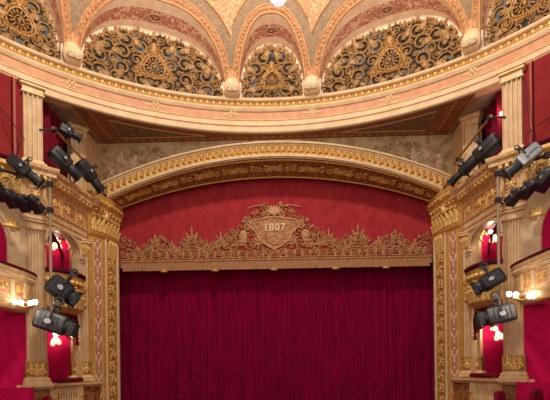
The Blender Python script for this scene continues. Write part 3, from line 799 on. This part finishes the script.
    for a, b in zip(bp[:-1], bp[1:]):
        oo, tt, n_, LL = frame2(a, b)
        if LL > .55:
            c = oo + tt*LL/2 + n_*-.045
            mbk.obox(c + UZ*2.05, (tt, n_, UZ), (LL*.36, .008, .17))
            for e in (-1, 1):
                mbg.obox(c + UZ*(2.05 + .18*e), (tt, n_, UZ), (LL*.36, .018, .014)); mbg.obox(c + tt*LL*.36*e + UZ*2.05, (tt, n_, UZ), (.014, .018, .18))
                mbg.obox(oo + tt*LL*(.5 + .46*e) + UZ*2.05 - n_*.05, (tt, n_, UZ), (.05, .05, .2))
                mbr.scroll(c + tt*e*.1 + n_*.012 + UZ*2.05, tt*e, UZ, n_, .1, 1.6, .016)
            mbr.blob(c + n_*.01 + UZ*2.05, tt, UZ, n_, .05, .1, .03)
        else:
            c = oo + tt*LL/2 - n_*.05; mbr.leaf(c + UZ*1.88, tt, UZ, n_, LL*.7, .34, .05)
        for k in range(max(1, int(LL/.1))):
            c = oo + tt*(LL*(k + .5)/max(1, int(LL/.1)))
            mbg.blob(c + n_*.02 + UZ*2.38, tt, UZ, n_, .035, .03, .03, 6); mbg.blob(c - n_*.02 + UZ*1.76, tt, UZ, n_, .035, .03, .03, 6)
    mbk.build('pink_panels', 'pink_paint', bc); mbr.build('relief', 'bright_gold', bc); mbg.build('mouldings', 'cream', bc)
    mb = MB(s); mb.sweep(bp, [(-.3, 2.53), (.06, 2.53), (.08, 2.56), (.04, 2.6), (-.3, 2.6)]); mb.build('velvet_rail', 'velvet_dark', bc)
    # low magenta partition in front of the ledge, platform with seats
    mb = MB(s); mb.box((-7.6, 12.2, -1.55), (-6.33, 12.45, -.42)); struct(mb.build('wall_partition_' + sd, 'magenta'))
    mb = MB(s); mb.box((-8.6, 8.4, -2.6), (-4.9, 12.2, -1.55)); struct(mb.build('floor_platform_' + sd, 'carpet'))

side(1); side(-1)

# ================================================================== PELMET AND CURTAIN
YP = 17.12
pel = empty('stage_pelmet', (0, YP, 3.5), 'red velvet pelmet with gold embroidery and the date 1807 under the arch', 'pelmet')
ZB, ZF = 3.60, 3.93                                               # bottom of fringe, top of fringe
mb = MB(); rows = []
for x in arc(-5.7, 5.7, 110):
    y = YP + .012*sin(x*9) + .01*sin(x*23 + 1)
    rows.append([Vector((x, y, z)) for z in (ZF - .05, 4.4, 5.2, 6.0, 7.1)])
mb.grid(rows); mb.grid([[p + UY*.03 for p in r] for r in rows]); mb.build('velvet', 'pelmet', pel)
mb = MB()
nf = 440
for i in range(nf):
    x = -5.62 + 11.24*(i + .5)/nf; l = ZB + .02*random.random() + (.12 if abs(x) > 5.55 else 0)
    mb.obox((x, YP - .03 + .008*random.random(), (ZF + l)/2), (UX, UY, UZ), (.0115, .008, (ZF - l)/2))
fr = mb.build('fringe', 'fringe', pel); fr['kind'] = 'stuff'
mb = MB(); FY = YP - .03
for z, r_ in ((ZF + .02, .04), (ZF + .1, .025), (4.34, .03)):
    seg = [(-5.62, 5.62)] if z < 4.3 else [(-5.0, -2.2), (2.2, 5.0)]
    for a, b in seg: mb.tube([(a, FY, z), (b, FY, z)], r_, 6)
mb.build('border_braid', 'embroidery', pel)
mb, ml = MB(), MB()
rnd = random.Random(12)
def palmette(mb, x, z, h, w):
    for k in range(-2, 3):
        a = k*.42; d = UZ*cos(a) + UX*sin(a); e = UX*cos(a) - UZ*sin(a)
        l = h*(1.15 - .27*abs(k)); mb.blob(Vector((x, FY, z)) + d*l*.6, d, e, -UY, l*.42, w*.07, .03, 6)
    mb.scroll((x, FY, z + h*.34), UX, UZ, -UY, w*.22, 1.05, .025, 0, 1, 16, .9, False)
    for s in (-1, 1):
        mb.scroll((x + s*w*.34, FY, z - .02), UX*s, UZ, -UY, w*.2, 1.5, .022, 1.); mb.scroll((x + s*w*.62, FY, z + h*.18), UX*s, UZ, -UY, w*.15, 1.4, .018, 2.)
for s in (-1, 1):
    for x, z, h, w in ((4.35, 4.42, .5, .52), (3.0, 4.5, .62, .62), (3.72, 4.3, .4, .4), (1.95, 4.5, .5, .5), (2.45, 4.32, .36, .4), (5.0, 4.2, .36, .36)):
        palmette(mb, s*x, z, h, w)
    for x in (4.35, 3.0, 1.95): 
        ml.tube([(s*x + (.5)*cos(a), FY, 4.05 + .42*sin(a)) for a in [pi*i/16 for i in range(17)]], .022, 5)
    # continuous scrolling along the lower border
    for i in range(20):
        x = 5.5 - i*.29
        mb.scroll((s*x, FY, 4.17 + .03*(-1)**i), UX*s*(-1)**i, UZ, -UY, .14, 1.6, .028, .4)
        mb.leaf((s*(x - .145), FY, 4.05), UX, UZ, -UY, .13, .25, .03)
    def insb(x, y, r): return y - r > 4.3 and y + r < 4.5 + .42*abs(cos((x - .25)*2.35)) and .3 < x < 5.5
    for x, y, r in pack(insb, (.3, 5.5, 4.3, 5.0), (.14, .11, .085, .065, .05), rnd, (), 420, False, .9):
        mb.scroll((s*x, FY, y), UX*s, UZ, -UY, r, 1.5, .022, rnd.uniform(0, 6), rnd.choice((-1, 1)), 14)
    # steps rising to the medallion
    for x, y, r in pack(lambda x, y, r: y - r > 4.4 and y + r < 6.02 - max(0, x - .35)*.75 and x > .66 - max(0, y - 5.15)*.62, (.2, 2.2, 4.35, 6.0), (.18, .14, .11, .08, .06), rnd, (), 420, False, .88):
        mb.scroll((s*x, FY, y), UX*s, UZ, -UY, r, 1.5, .026, rnd.uniform(0, 6), rnd.choice((-1, 1)), 14)
    ml.tube([(s*1.0, FY, 4.62), (s*1.35, FY, 4.62)], .035, 6); ml.tube([(s*1.05, FY, 4.5), (s*1.6, FY, 4.46)], .03, 6)
    ml.leaf((s*1.12, FY, 4.66), UX, UZ, -UY, .34, .34, .05)
mb.build('embroidery', 'embroidery', pel)
# medallion shield with the date
mb = MB(); zc = 5.02
sh = [(x*1.3, z) for x, z in [(-.62, .34), (-.3, .4), (0, .46), (.3, .4), (.62, .34), (.68, .1), (.5, -.1), (.42, -.34), (.2, -.58), (0, -.72), (-.2, -.58), (-.42, -.34), (-.5, -.1), (-.68, .1)]]
mb.add([Vector((x, FY - .012, zc + z)) for x, z in sh] + [Vector((0, FY - .03, zc))], [(i, (i + 1) % 14, 14) for i in range(14)])
md = mb.build('medallion', 'embroidery', pel)
pts = [Vector((x, FY - .02, zc + z)) for x, z in sh]
ml.tube(pts + [pts[0]], .035, 6); ml.tube([Vector((.18*cos(a), FY - .03, zc - .36 + .17*sin(a))) for a in [2*pi*i/20 for i in range(21)]], .025, 6)
for k in range(-3, 4):
    a = k*.3; d = UZ*cos(a) + UX*sin(a); ml.blob(Vector((0, FY - .02, zc + .5)) + d*.2, d, UX*cos(a) - UZ*sin(a), -UY, .2, .05, .03, 6)
for s in (-1, 1):
    ml.scroll((s*.98, FY, zc + .16), UX*s, UZ, -UY, .16, 1.6, .03, 1.); ml.scroll((s*.6, FY, zc - .38), UX*s, UZ, -UY, .16, 1.6, .03, 4.)
    ml.scroll((s*.3, FY, zc + .56), UX*s, UZ, -UY, .13, 1.6, .025, 2.); ml.tube([(s*.16, FY, 3.96), (s*.42, FY, 4.35)], .025, 5)
    ml.tube([(s*(.05 + .9*q), FY, zc + .78 + .1*sin(q*3)) for q in arc(0, 1, 8)], .018, 5)
ml.build('embroidery_highlight', 'embroidery_light', pel)
cu = bpy.data.curves.new('date', 'FONT'); cu.body = '1807'; cu.size = .36; cu.extrude = .015; cu.align_x = 'CENTER'; cu.align_y = 'CENTER'; cu.space_character = 1.15; cu.offset = .008
tmp = bpy.data.objects.new('tmp', cu); C.objects.link(tmp)
me = bpy.data.meshes.new_from_object(tmp.evaluated_get(bpy.context.evaluated_depsgraph_get()))
bpy.data.objects.remove(tmp); me.materials.clear(); mat('date_gold', (226, 192, 136), .5, .1); me.materials.append(MATS['date_gold'])
d = bpy.data.objects.new('date', me); C.objects.link(d); d.parent = md
d.rotation_euler = (pi/2, 0, 0); d.location = Vector((0, FY - .045, zc + .06 + EZ)) - ORG[md.name]
for i, px in enumerate((164, 215, 274, 335.6, 386)):
    p = at(px, 269.5, YP); mb = MB()
    mb.lathe([(.0, .08), (.04, .07), (.05, .03), (.12, .02), (.13, -.03), (.05, -.05), (.0, -.06)], (p.x, YP - .02, ZB - .02 + .0), 10); mb.build('tassel', 'embroidery_light', pel)
def fold(x): return .018*sin(x*21 + 1.5*sin(x*1.7)) + .012*sin(x*47 + 2*sin(x*2.3)) + .02*sin(x*7.3) + .02*max(0, sin(x*3.1 + 1))**8
mb = MB(); rows = []
for x in arc(-6.0, 6.0, 560):
    rows.append([Vector((x, 17.75 + fold(x)*k + .02*sin(x*11 + z), z)) for z, k in ((-1.58, 1.1), (.3, 1.), (2, .85), (3.6, .6), (5.4, .4))])
mb.grid(rows); tag(mb.build('stage_curtain', 'curtain'), 'closed dark crimson stage curtain hanging in fine vertical folds behind the pelmet', 'curtain')
mb = MB(); mb.box((-8, 16.0, -1.75), (8, 20, -1.6)); struct(mb.build('floor_stage', 'wood_floor'))
mb = MB(); mb.box((-8, 15.95, -2.6), (8, 16.0, -1.6)); struct(mb.build('wall_stage_front', 'cream_gold'))
mb = MB(); mb.box((-12, -3, -2.7), (12, 20, -2.6)); struct(mb.build('floor', 'carpet'))
mb = MB(); mb.box((-8.5, 18.6, -2.6), (8.5, 18.7, 8.2)); struct(mb.build('wall_back', 'velvet_dark'))
mb = MB(); 
for s in (-1, 1): mb.box((s*6.02, 16.92, -1.6), (s*8.4, 18.6, 8.0))
struct(mb.build('wall_wings', 'velvet_dark'))

# ================================================================== SPOTLIGHTS
def profile_parts(par, L, body_m='black_metal'):
    """spotlight along +X, rear at -L/2, lens end at L/2; square lamp house then lens tube"""
    h = L*.17
    mb = MB()
    rows = []
    for x, k in ((-.5, .7), (-.48, .9), (-.44, 1.), (.06, 1.), (.09, .95), (.11, .8)):
        rows.append([Vector((x*L, a*h*k, b*h*k)) for a, b in ((-1, -.8), (-.8, -1), (.8, -1), (1, -.8), (1, .8), (.8, 1), (-.8, 1), (-1, .8))])
    mb.grid(rows, True, True); b = mb.build('lamp_house', body_m, par, local=True)
    mb = MB()
    for i in range(6): mb.obox((-.42*L + i*.06*L, 0, h*1.02), (UX, UY, UZ), (.012*L, h*.7, h*.1))
    for e in (-1, 1): mb.obox((-.25*L, e*h*1.02, 0), (UX, UY, UZ), (.16*L, h*.06, h*.06))
    mb.build('cooling_fins', 'dark_grey', b, local=True)
    mb = MB(); mb.lathe([(h*.72, .08*L), (h*.84, .11*L), (h*.84, .36*L), (h*.94, .37*L), (h*.94, .47*L), (h*.82, .47*L), (h*.78, .4*L)], (0, 0, 0), 18, (UY, UZ, UX)); mb.build('lens_tube', 'dark_grey' if body_m == 'silver' else 'black_metal', par, local=True)
    mb = MB(); mb.lathe([(.0, .43*L), (h*.4, .425*L), (h*.72, .4*L)], (0, 0, 0), 18, (UY, UZ, UX)); mb.build('lens', 'lens_glass', par, local=True)
    mb = MB(); mb.obox((.48*L, 0, 0), (UX, UY, UZ), (.012*L, h*1., h*1.)); fr_ = mb
    mb = MB()
    for a, b_ in ((0, 1), (0, -1)): mb.obox((.485*L, 0, b_*h*.92), (UX, UY, UZ), (.014*L, h, h*.1)); mb.obox((.485*L, b_*h*.92, 0), (UX, UY, UZ), (.014*L, h*.1, h))
    mb.build('colour_frame', 'black_metal', par, local=True)
    mount(par, L, h)
def mount(par, L, h, x0=-.12):
    mb = MB()
    for e in (-1, 1): mb.tube([(x0*L, e*h*1.2, -h*.1), (x0*L, e*h*1.2, h*1.7)], h*.11, 6)
    mb.tube([(x0*L, -h*1.2, h*1.7), (x0*L, h*1.2, h*1.7)], h*.11, 6)
    y = mb.build('yoke', 'dark_grey', par, local=True)
    mb = MB()
    for e in (-1, 1): mb.lathe([(.0, 0), (h*.26, .0), (h*.26, h*.3), (.0, h*.3)], (x0*L, e*h*1.2, 0), 8, (UX, UZ, UY*e))
    mb.build('knob', 'silver', y, local=True)
    mb = MB(); mb.obox((x0*L, 0, h*1.95), (UX, UY, UZ), (h*.2, h*.16, h*.3)); mb.tube([(x0*L + h*.32*cos(a), 0, h*2.35 + h*.32*sin(a)) for a in [pi*1.6*i/10 - .9 for i in range(11)]], h*.1, 6)
    mb.build('hook_clamp', 'dark_grey', par, local=True)
def flood_parts(par, L):
    """box flood: shallow rectangular housing opening along +X"""
    h = L*.36
    mb = MB(); mb.grid([[Vector((x*L, a*h*k*1.15, b*h*k)) for a, b in ((-1, -.8), (-.8, -1), (.8, -1), (1, -.8), (1, .8), (.8, 1), (-.8, 1), (-1, .8))] for x, k in ((-.5, .5), (-.42, .7), (-.2, .85), (.3, 1), (.46, 1), (.46, .9), (.38, .88))], True, True)
    b = mb.build('housing', 'black_metal', par, local=True)
    mb = MB(); mb.grid([[Vector((.42*L, a*h*.98, c*h*.86)) for a in (-1, 1)] for c in (-1, 1)]); mb.build('lens', 'lens_glass', par, local=True)
    mb = MB()
    for e in (-1, 1): mb.obox((.47*L, 0, e*h*.96), (UX, UY, UZ), (.02*L, h*1.15, h*.05))
    mb.build('gel_frame', 'silver', par, local=True)
    mb = MB()
    for i in range(4): mb.obox((-.3*L + .1*L*i, 0, h*.95), (UX, UY, UZ), (.02*L, h*.7, h*.05))
    mb.build('cooling_fins', 'dark_grey', b, local=True)
    mount(par, L, h*.8, -.05)
def fresnel_parts(par, L, body_m='black_metal'):
    """squarish fresnel with round snout and barn doors, along +X"""
    h = L*.36
    mb = MB(); mb.grid([[Vector((x*L, a*h*k, b*h*k)) for a, b in ((-1, -.7), (-.7, -1), (.7, -1), (1, -.7), (1, .7), (.7, 1), (-.7, 1), (-1, .7))] for x, k in ((-.5, .75), (-.46, .95), (-.4, 1), (.2, 1), (.26, .9))], True, True)
    b = mb.build('lamp_house', body_m, par, local=True)
    mb = MB()
    for e in (-1, 1):
        for i in range(5): mb.obox((-.34*L + i*.11*L, e*h*1.01, 0), (UX, UY, UZ), (.02*L, h*.05, h*.7))
        mb.tube([(-.4*L, e*h*.5, h*1.05), (.2*L, e*h*.5, h*1.05)], h*.06, 5)
    mb.build('cooling_fins', 'dark_grey', b, local=True)
    mb = MB(); mb.lathe([(h*.8, .2*L), (h*.86, .26*L), (h*.86, .4*L), (h*.74, .4*L), (h*.7, .3*L)], (0, 0, 0), 18, (UY, UZ, UX)); mb.build('snout', 'black_metal', par, local=True)
    mb = MB(); mb.lathe([(.0, .36*L), (h*.4, .35*L), (h*.72, .32*L)], (0, 0, 0), 18, (UY, UZ, UX)); mb.build('lens', 'lens_glass', par, local=True)
    for a in (0, 1, 2, 3):
        c, s_ = cos(a*pi/2), sin(a*pi/2); d = UY*c + UZ*s_; e = UY*-s_ + UZ*c
        mb = MB(); p = UX*(.47*L) + d*(h*.98); ax = (UX*.9 + d*.43).normalized()
        mb.obox(p, (ax, e, ax.cross(e)), (.09*L, h*.7, .006*L)); mb.build('barn_door', 'black_metal', par, local=True)
    mount(par, L, h, -.1)
PROTO = {}
def copy_tree(o, parent=None):
    c = o.copy(); C.objects.link(c); c.parent = parent
    if parent: c.matrix_parent_inverse = o.matrix_parent_inverse.copy()
    for ch in o.children[:] if hasattr(o.children, '__getitem__') else list(o.children): copy_tree(ch, c)
    return c
def spot(kind, p0, p1, Y0, Y1, label, group, fat=1., roll=0., hang=UZ):
    a, b = at(p0[0], p0[1], Y0), at(p1[0], p1[1], Y1)
    ln = (b - a).length
    if kind not in PROTO:
        r = bpy.data.objects.new({'p': 'profile_spotlight', 's': 'profile_spotlight', 'f': 'flood_light', 'b': 'fresnel_spotlight', 'g': 'fresnel_spotlight'}[kind], None); C.objects.link(r)
        {'p': lambda: profile_parts(r, 1.), 's': lambda: profile_parts(r, 1., 'silver'), 'f': lambda: flood_parts(r, 1.), 'b': lambda: fresnel_parts(r, 1.), 'g': lambda: fresnel_parts(r, 1., 'mid_grey')}[kind]()
        PROTO[kind] = r
    else: r = copy_tree(PROTO[kind])
    x = (b - a).normalized(); y = hang.cross(x).normalized(); z = x.cross(y)
    m = Matrix((x*ln, y*ln*fat, z*ln*fat)).transposed().to_4x4(); m.translation = (a + b)/2 + Vector((0, 0, EZ))
    r.matrix_world = m
    tag(r, label, 'spotlight', group)
    return r
G1, G2, G3 = 'spotlights clamped along the upper side pipes', 'spotlights on the gallery parapets', 'spotlights on the vertical lighting poles'
SP = [
 ('p', (51, 149), (80, 178), 13.3, 13.9, 'black profile spotlight on the left upper pipe nearer the ring pilaster', G1, 1.0),
 ('p', (79, 161), (102, 191), 14.4, 15.0, 'black profile spotlight on the left upper pipe hanging over the stage pier capital', G1, .95),
 ('p', (59, 127), (81, 139), 13.5, 13.9, 'small black spotlight in the left upper box opening above the other two', G1, 1.15),
 ('p', (9, 158), (41, 184), 11.9, 12.2, 'large black profile spotlight topmost on the left gallery parapet', G2, .9),
 ('f', (-7, 184), (3, 199), 11.5, 11.9, 'black flood lamp cut by the left edge of the photo', G2, .85),
 ('f', (4, 190), (16, 206), 11.6, 12.0, 'black flood lamp second from the left edge under the gallery', G2, .72),
 ('f', (17, 195), (28, 210), 11.7, 12.1, 'black flood lamp third from the left edge under the gallery', G2, .72),
 ('f', (29, 196), (41, 212), 11.8, 12.2, 'black flood lamp beside the left fluted pilaster, closest to stage', G2, .65),
 ('b', (49, 281), (76, 301), 12.3, 12.6, 'black fresnel with barn doors, upper lamp on the left pole', G3, .85),
 ('g', (36, 317), (74, 330), 12.1, 12.3, 'dark grey ribbed fresnel tilted down, lower lamp on the left pole', G3, .72),
 ('p', (499, 138), (463, 171), 13.3, 14.1, 'long black profile spotlight on the right upper pipe', G1, .9),
 ('p', (478, 156), (450, 184), 14.4, 15.0, 'black spotlight on the right upper pipe hanging over the stage pier capital', G1, .7),
 ('s', (540, 147), (506, 175), 11.9, 12.2, 'silver profile spotlight topmost on the right gallery parapet', G2, 1.0),
 ('f', (522, 189), (508, 204), 11.8, 12.2, 'black flood lamp beside the right fluted pilaster, closest to stage', G2, .65),
 ('f', (536, 181), (521, 197), 11.7, 12.1, 'black flood lamp in the middle of the right gallery row', G2, .7),
 ('f', (554, 168), (536, 190), 11.6, 12.0, 'black flood lamp cut by the right edge of the photo', G2, .75),
 ('b', (504, 273), (475, 290), 12.3, 12.6, 'black fresnel with barn doors, upper lamp on the right pole', G3, .66),
 ('g', (515, 311), (479, 320), 12.1, 12.3, 'dark grey ribbed fresnel tilted down, lower lamp on the right pole', G3, .72),
]
for q in SP: spot(*q)

# ---- pipes, poles, cables
def pipe(name, pts, r, label, cat, m='pipe', group=None, brackets=()):
    root = empty(name, pts[0], label, cat, group)
    mb = MB(); mb.tube(pts, r, 8); mb.build('tube', m, root)
    for a, b in brackets:
        mb = MB(); mb.tube([a, b], r*.8, 6); mb.obox(a, (UX, UY, UZ), (r*1.6, r*1.6, r*1.6)); mb.build('bracket', 'dark_grey', root)
    return root
GP = 'vertical lighting poles'
for s, px, lb in ((1, 51.5, 'left'), (-1, 499.5, 'right')):
    y_top = 178 if s == 1 else 170
    a = at(px, y_top, 12.75); b = at(px, 330 if s == 1 else 322, 12.75)
    a = Vector((b.x, 12.75, a.z))
    pipe('lighting_pole', [a, b], .042, f'slim metal pole hung in front of the {lb} fluted pilaster carrying two spotlights', 'pole', 'pipe', GP,
         [(Vector((a.x, 12.75, 5.1)), Vector((-6.42*s, 13.02, 5.1))), (Vector((a.x, 12.75, 4.4)), Vector((-6.36*s, 13.1, 4.4)))])
    u0_, u1_ = Vector((-6.02*s, 13.0, 6.78)), Vector((-6.0*s, 15.9, 6.7))
    pipe('lighting_pipe', [u0_, u1_], .035, f'thin horizontal pipe across the upper box opening carrying spotlights, {lb} side', 'pipe', 'old_gold', 'upper side lighting pipes',
         [(Vector((-6.02*s, 13.1, 6.78)), Vector((-6.5*s, 13.1, 6.78))), (Vector((-6.0*s, 15.5, 6.71)), Vector((-6.3*s, 15.5, 6.71)))])
    pts = [cyl(R(-a_)*s, 8.7, 5.15 - (0 if a_ > 48 else 0)) for a_ in arc(46.5, 70, 16)]
    pipe('gallery_pipe', pts, .04, f'curved lighting pipe running before the {lb} gallery parapet', 'pipe', 'dark_grey', 'gallery lighting pipes',
         [(cyl(R(-a_)*s, 8.7, 5.15), cyl(R(-a_)*s, 9.04, 5.15)) for a_ in (48.5, 52, 58)])
def cablepx(pts, label, r=.012, m='cable'):
    P_ = [at(*p) for p in pts]; mb = MB(); out = []
    for i in range(len(P_) - 1):
        for k in range(6): out.append(P_[i].lerp(P_[i + 1], k/6))
    mb.tube(out + [P_[-1]], r, 5); tag(mb.build('cable', m), label, 'cable', 'cables of the stage lamps')
cablepx([(-4, 102, 12.3), (12, 122, 12.4), (25, 140, 12.45)], 'thin dark cable slanting across the left dull red wall')
cablepx([(553, 115, 12.3), (538, 125, 12.4), (524, 137, 12.45)], 'thin dark cable slanting across the right dull red wall')
cablepx([(525, 78, 12.6), (528, 112, 12.55), (532, 140, 12.2), (530, 152, 12.1)], 'dark cable hanging down beside the right upper pilaster')
cablepx([(17, 138, 12.2), (19, 146, 12.1), (16, 158, 12.0)], 'short dark cable dropping onto the topmost left parapet spotlight', .02)

# ---- lamps
GL = 'lit wall sconces inside the stage boxes'
def add_light(name, loc, power, col, radius):
    l = bpy.data.lights.new(name, 'POINT'); l.energy = power; l.color = col; l.shadow_soft_size = radius
    o = bpy.data.objects.new(name, l); C.objects.link(o); o.location = loc; return o
def sconce(px, py, Y, s, label):
    p = at(px, py, Y); root = empty('wall_sconce', (p.x, p.y, p.z), label, 'lamp', GL)
    wall = Vector((p.x - .02*s, 15.1, p.z + .02))
    mb = MB(); mb.lathe([(.0, 0), (.07, 0), (.06, .03), (.0, .04)], (wall.x, wall.y, wall.z), 12, (UX, UZ, -UY)); mb.build('back_plate', 'brass', root)
    mb = MB(); mb.tube([wall, wall + Vector((0, -.06, .05)), p + Vector((0, .05, .09)), p + Vector((0, 0, .05))], .016, 6); mb.build('arm', 'brass', root)
    mb = MB(); mb.lathe([(.0, .06), (.045, .04), (.06, 0), (.045, -.045), (.0, -.06)], p, 12); mb.build('bulb', 'bulb', root)
    for k, (dx, dz) in enumerate(((.05, -.22), (.16, -.26), (-.02, -.3))):
        mb = MB(); c = p + Vector((dx*1., -.02 - .05*k, dz)); mb.lathe([(.02, .1), (.06, .05), (.075, -.02), (.06, -.07), (.0, -.09)], c, 12); mb.build('glass_shade', 'glass_shade', root)
        mb = MB(); mb.tube([c + UZ*.09, p + Vector((0, .04, .02))], .01, 5); mb.build('arm', 'brass', root)
    o = add_light('sconce_light', (p.x, p.y - .12, p.z - .1 + EZ), 16, (1., .86, .7), .09)
sconce(55.6, 239, 14.8, 1, 'lit glass sconce high in the left middle box')
sconce(55, 334, 14.8, 1, 'lit glass sconce low in the left stage box below the lambrequin')
sconce(490.5, 231.5, 14.8, -1, 'lit glass sconce high in the right middle box')
sconce(495.5, 328.5, 14.8, -1, 'lit glass sconce low in the right stage box below the lambrequin')
def girandole(pxs, Y, label, s):
    c = [at(px, py, Y) for px, py in pxs]; m = sum(c, Vector())/len(c)
    root = empty('balcony_lamp', m, label, 'lamp', 'lit bracket lamps on the balcony fronts')
    mb = MB(); w_ = Vector((-6.32*s, m.y, m.z + .02)); mb.tube([w_, m + Vector((0, 0, -.12))], .02, 6); mb.build('bracket', 'brass', root)
    for p in c:
        mb = MB(); mb.lathe([(.0, .06), (.04, .045), (.058, .0), (.04, -.045), (.02, -.06), (.0, -.06)], p, 12); mb.build('globe', 'bulb', root)
        mb = MB(); mb.tube([p + UZ*-.06, m + Vector((0, 0, -.12))], .014, 6); mb.build('arm', 'brass', root)
    add_light('balcony_light', (m.x + .05*s, m.y - .05, m.z + EZ), 4, (1., .9, .76), .1)
girandole([(15, 302), (21, 302.5), (30, 303), (35, 302)], 11.35, 'lit globe bracket lamp on the left balcony front near its end', 1)
girandole([(509, 294), (516, 294.5), (529, 296), (533, 296)], 11.35, 'lit globe bracket lamp on the right balcony front near its end', -1)
# lamp glimpsed in the right upper box
p = at(501.5, 114, 14.0)
ul = empty('box_lamp', p, 'small glowing lamp in the right upper box beside the red curtain', 'lamp')
mb = MB(); mb.lathe([(.0, .07), (.05, .05), (.07, 0), (.05, -.05), (.0, -.07)], p, 12); mb.build('globe', 'glass_shade', ul)
mb = MB(); mb.tube([p, p + Vector((.25, .1, .02))], .015, 6); mb.build('arm', 'brass', ul)
add_light('upper_box_light', (p.x - .1, p.y - .1, p.z + EZ), 8, (1., .6, .5), .05)

# ---- chandelier
p = at(278.5, 4.2, 6.45)
ch = empty('chandelier', (p.x, p.y, p.z), 'white crystal chandelier tip at the top edge above the narrow central grille', 'chandelier')
mb = MB(); mb.lathe([(.0, 0), (.05, .0), (.075, .02), (.11, .07), (.13, .1), (.09, .13), (.1, .2), (.3, .32), (.62, .6), (.8, .95), (.82, 1.1), (.3, 1.2), (.25, 1.8), (.08, 2.1), (.05, 2.4)], p, 24); mb.build('crystal_basket', 'crystal', ch)
mb = MB(); mb.tube([p + UZ*2.3, p + UZ*8.0], .03, 8); mb.build('stem', 'brass', ch)
mb = MB(); mb.lathe([(.84, .98), (.9, 1.0), (.9, 1.1), (.84, 1.12)], p, 24); mb.build('gilt_hoop', 'gold', ch)

# ---- seats
def seat(px, py, Y, s, label, proto=[]):
    p = at(px, py, Y); base = Vector((p.x, p.y, -1.55))
    if not proto:
        r = bpy.data.objects.new('theatre_seat', None); C.objects.link(r); h = p.z + 1.55
        mb = MB(); rows = []
        for z, w_, d in ((.38, .25, .05), (.6, .27, .07), (.8, .27, .07), (.9, .25, .07), (.96, .2, .05), (.985, .12, .02)):
            rows.append([Vector((w_*math.copysign(abs(cos(a))**.5, cos(a)), .22 + d*math.copysign(abs(sin(a))**.7, sin(a)) + (z - .4)*.12, z)) for a in [2*pi*i/16 for i in range(16)]])
        mb.grid(rows, True, True); mb.build('backrest', 'velvet_red', r, local=True)
        mb = MB(); rows = []
        for z, k in ((.34, .9), (.37, 1.), (.44, 1.), (.48, .9), (.49, .5)):
            rows.append([Vector((.25*k*math.copysign(abs(cos(a))**.4, cos(a)), .25*k*math.copysign(abs(sin(a))**.4, sin(a)), z)) for a in [2*pi*i/20 for i in range(20)]])
        mb.grid(rows, True, True); mb.build('seat', 'velvet_red', r, local=True)
        for e in (-1, 1):
            mb = MB(); mb.box((e*.27, -.22, .6), (e*.32, .26, .66)); mb.build('armrest', 'velvet_dark', r, local=True, bevel=.015)
            for y in (-.2, .22):
                mb = MB(); mb.tube([(e*.29, y, 0), (e*.29, y, .62)], [.018, .025], 8); mb.build('leg', 'dark_gold', r, local=True)
        proto.append(r)
    else: r = copy_tree(proto[0])
    r.location = base + Vector((0, 0, EZ)); k = (p.z + 1.55)/.985; r.scale = (k*.95, k*.95, k)
    r.rotation_euler = (0, 0, -s*R(40) + pi*0)
    tag(r, label, 'seat', 'red seats at the foot of the side walls')
seat(510, 391, 11.6, -1, 'red velvet seat standing before the right magenta partition')
seat(549, 388, 11.0, -1, 'dark red seat cut off by the bottom right corner')
seat(37, 396, 11.8, 1, 'dark red seat top showing at the bottom left below the ledge')

# ================================================================== LIGHT
def area(name, loc, target, power, col, size):
    l = bpy.data.lights.new(name, 'AREA'); l.energy = power; l.color = col; l.shape = 'DISK'; l.size = size
    o = bpy.data.objects.new(name, l); C.objects.link(o); o.location = loc
    o.rotation_euler = (Vector(target) - Vector(loc)).to_track_quat('-Z', 'Y').to_euler(); return o
add_light('chandelier_light', (p.x, 5.6, p.z + 1.8 + EZ), 450, (1., .91, .80), .9)
add_light('dome_light', (0, 7.2, 14.5 + EZ), 3500, (1., .92, .82), .45)
area('vault_fill', (0, 6.45, 8.2 + EZ), (0, 6.45, 20), 1700, (1., .91, .80), 2.4)  # added upward fill to brighten the vault, not a chandelier lamp
for x in (-5, 5): add_light('front_fill', (x, -1.5, 3.0 + EZ), 260, (1., .91, .80), .6)  # unseen fill lights added behind the camera, not gallery fittings
wd = bpy.data.worlds.new('world'); bpy.context.scene.world = wd; wd.use_nodes = True
wd.node_tree.nodes['Background'].inputs[0].default_value = (1., .92, .85, 1); wd.node_tree.nodes['Background'].inputs[1].default_value = .62
vs = bpy.context.scene.view_settings
vs.view_transform = 'Standard'; vs.look = 'None'; vs.exposure = 0.; vs.gamma = 1.
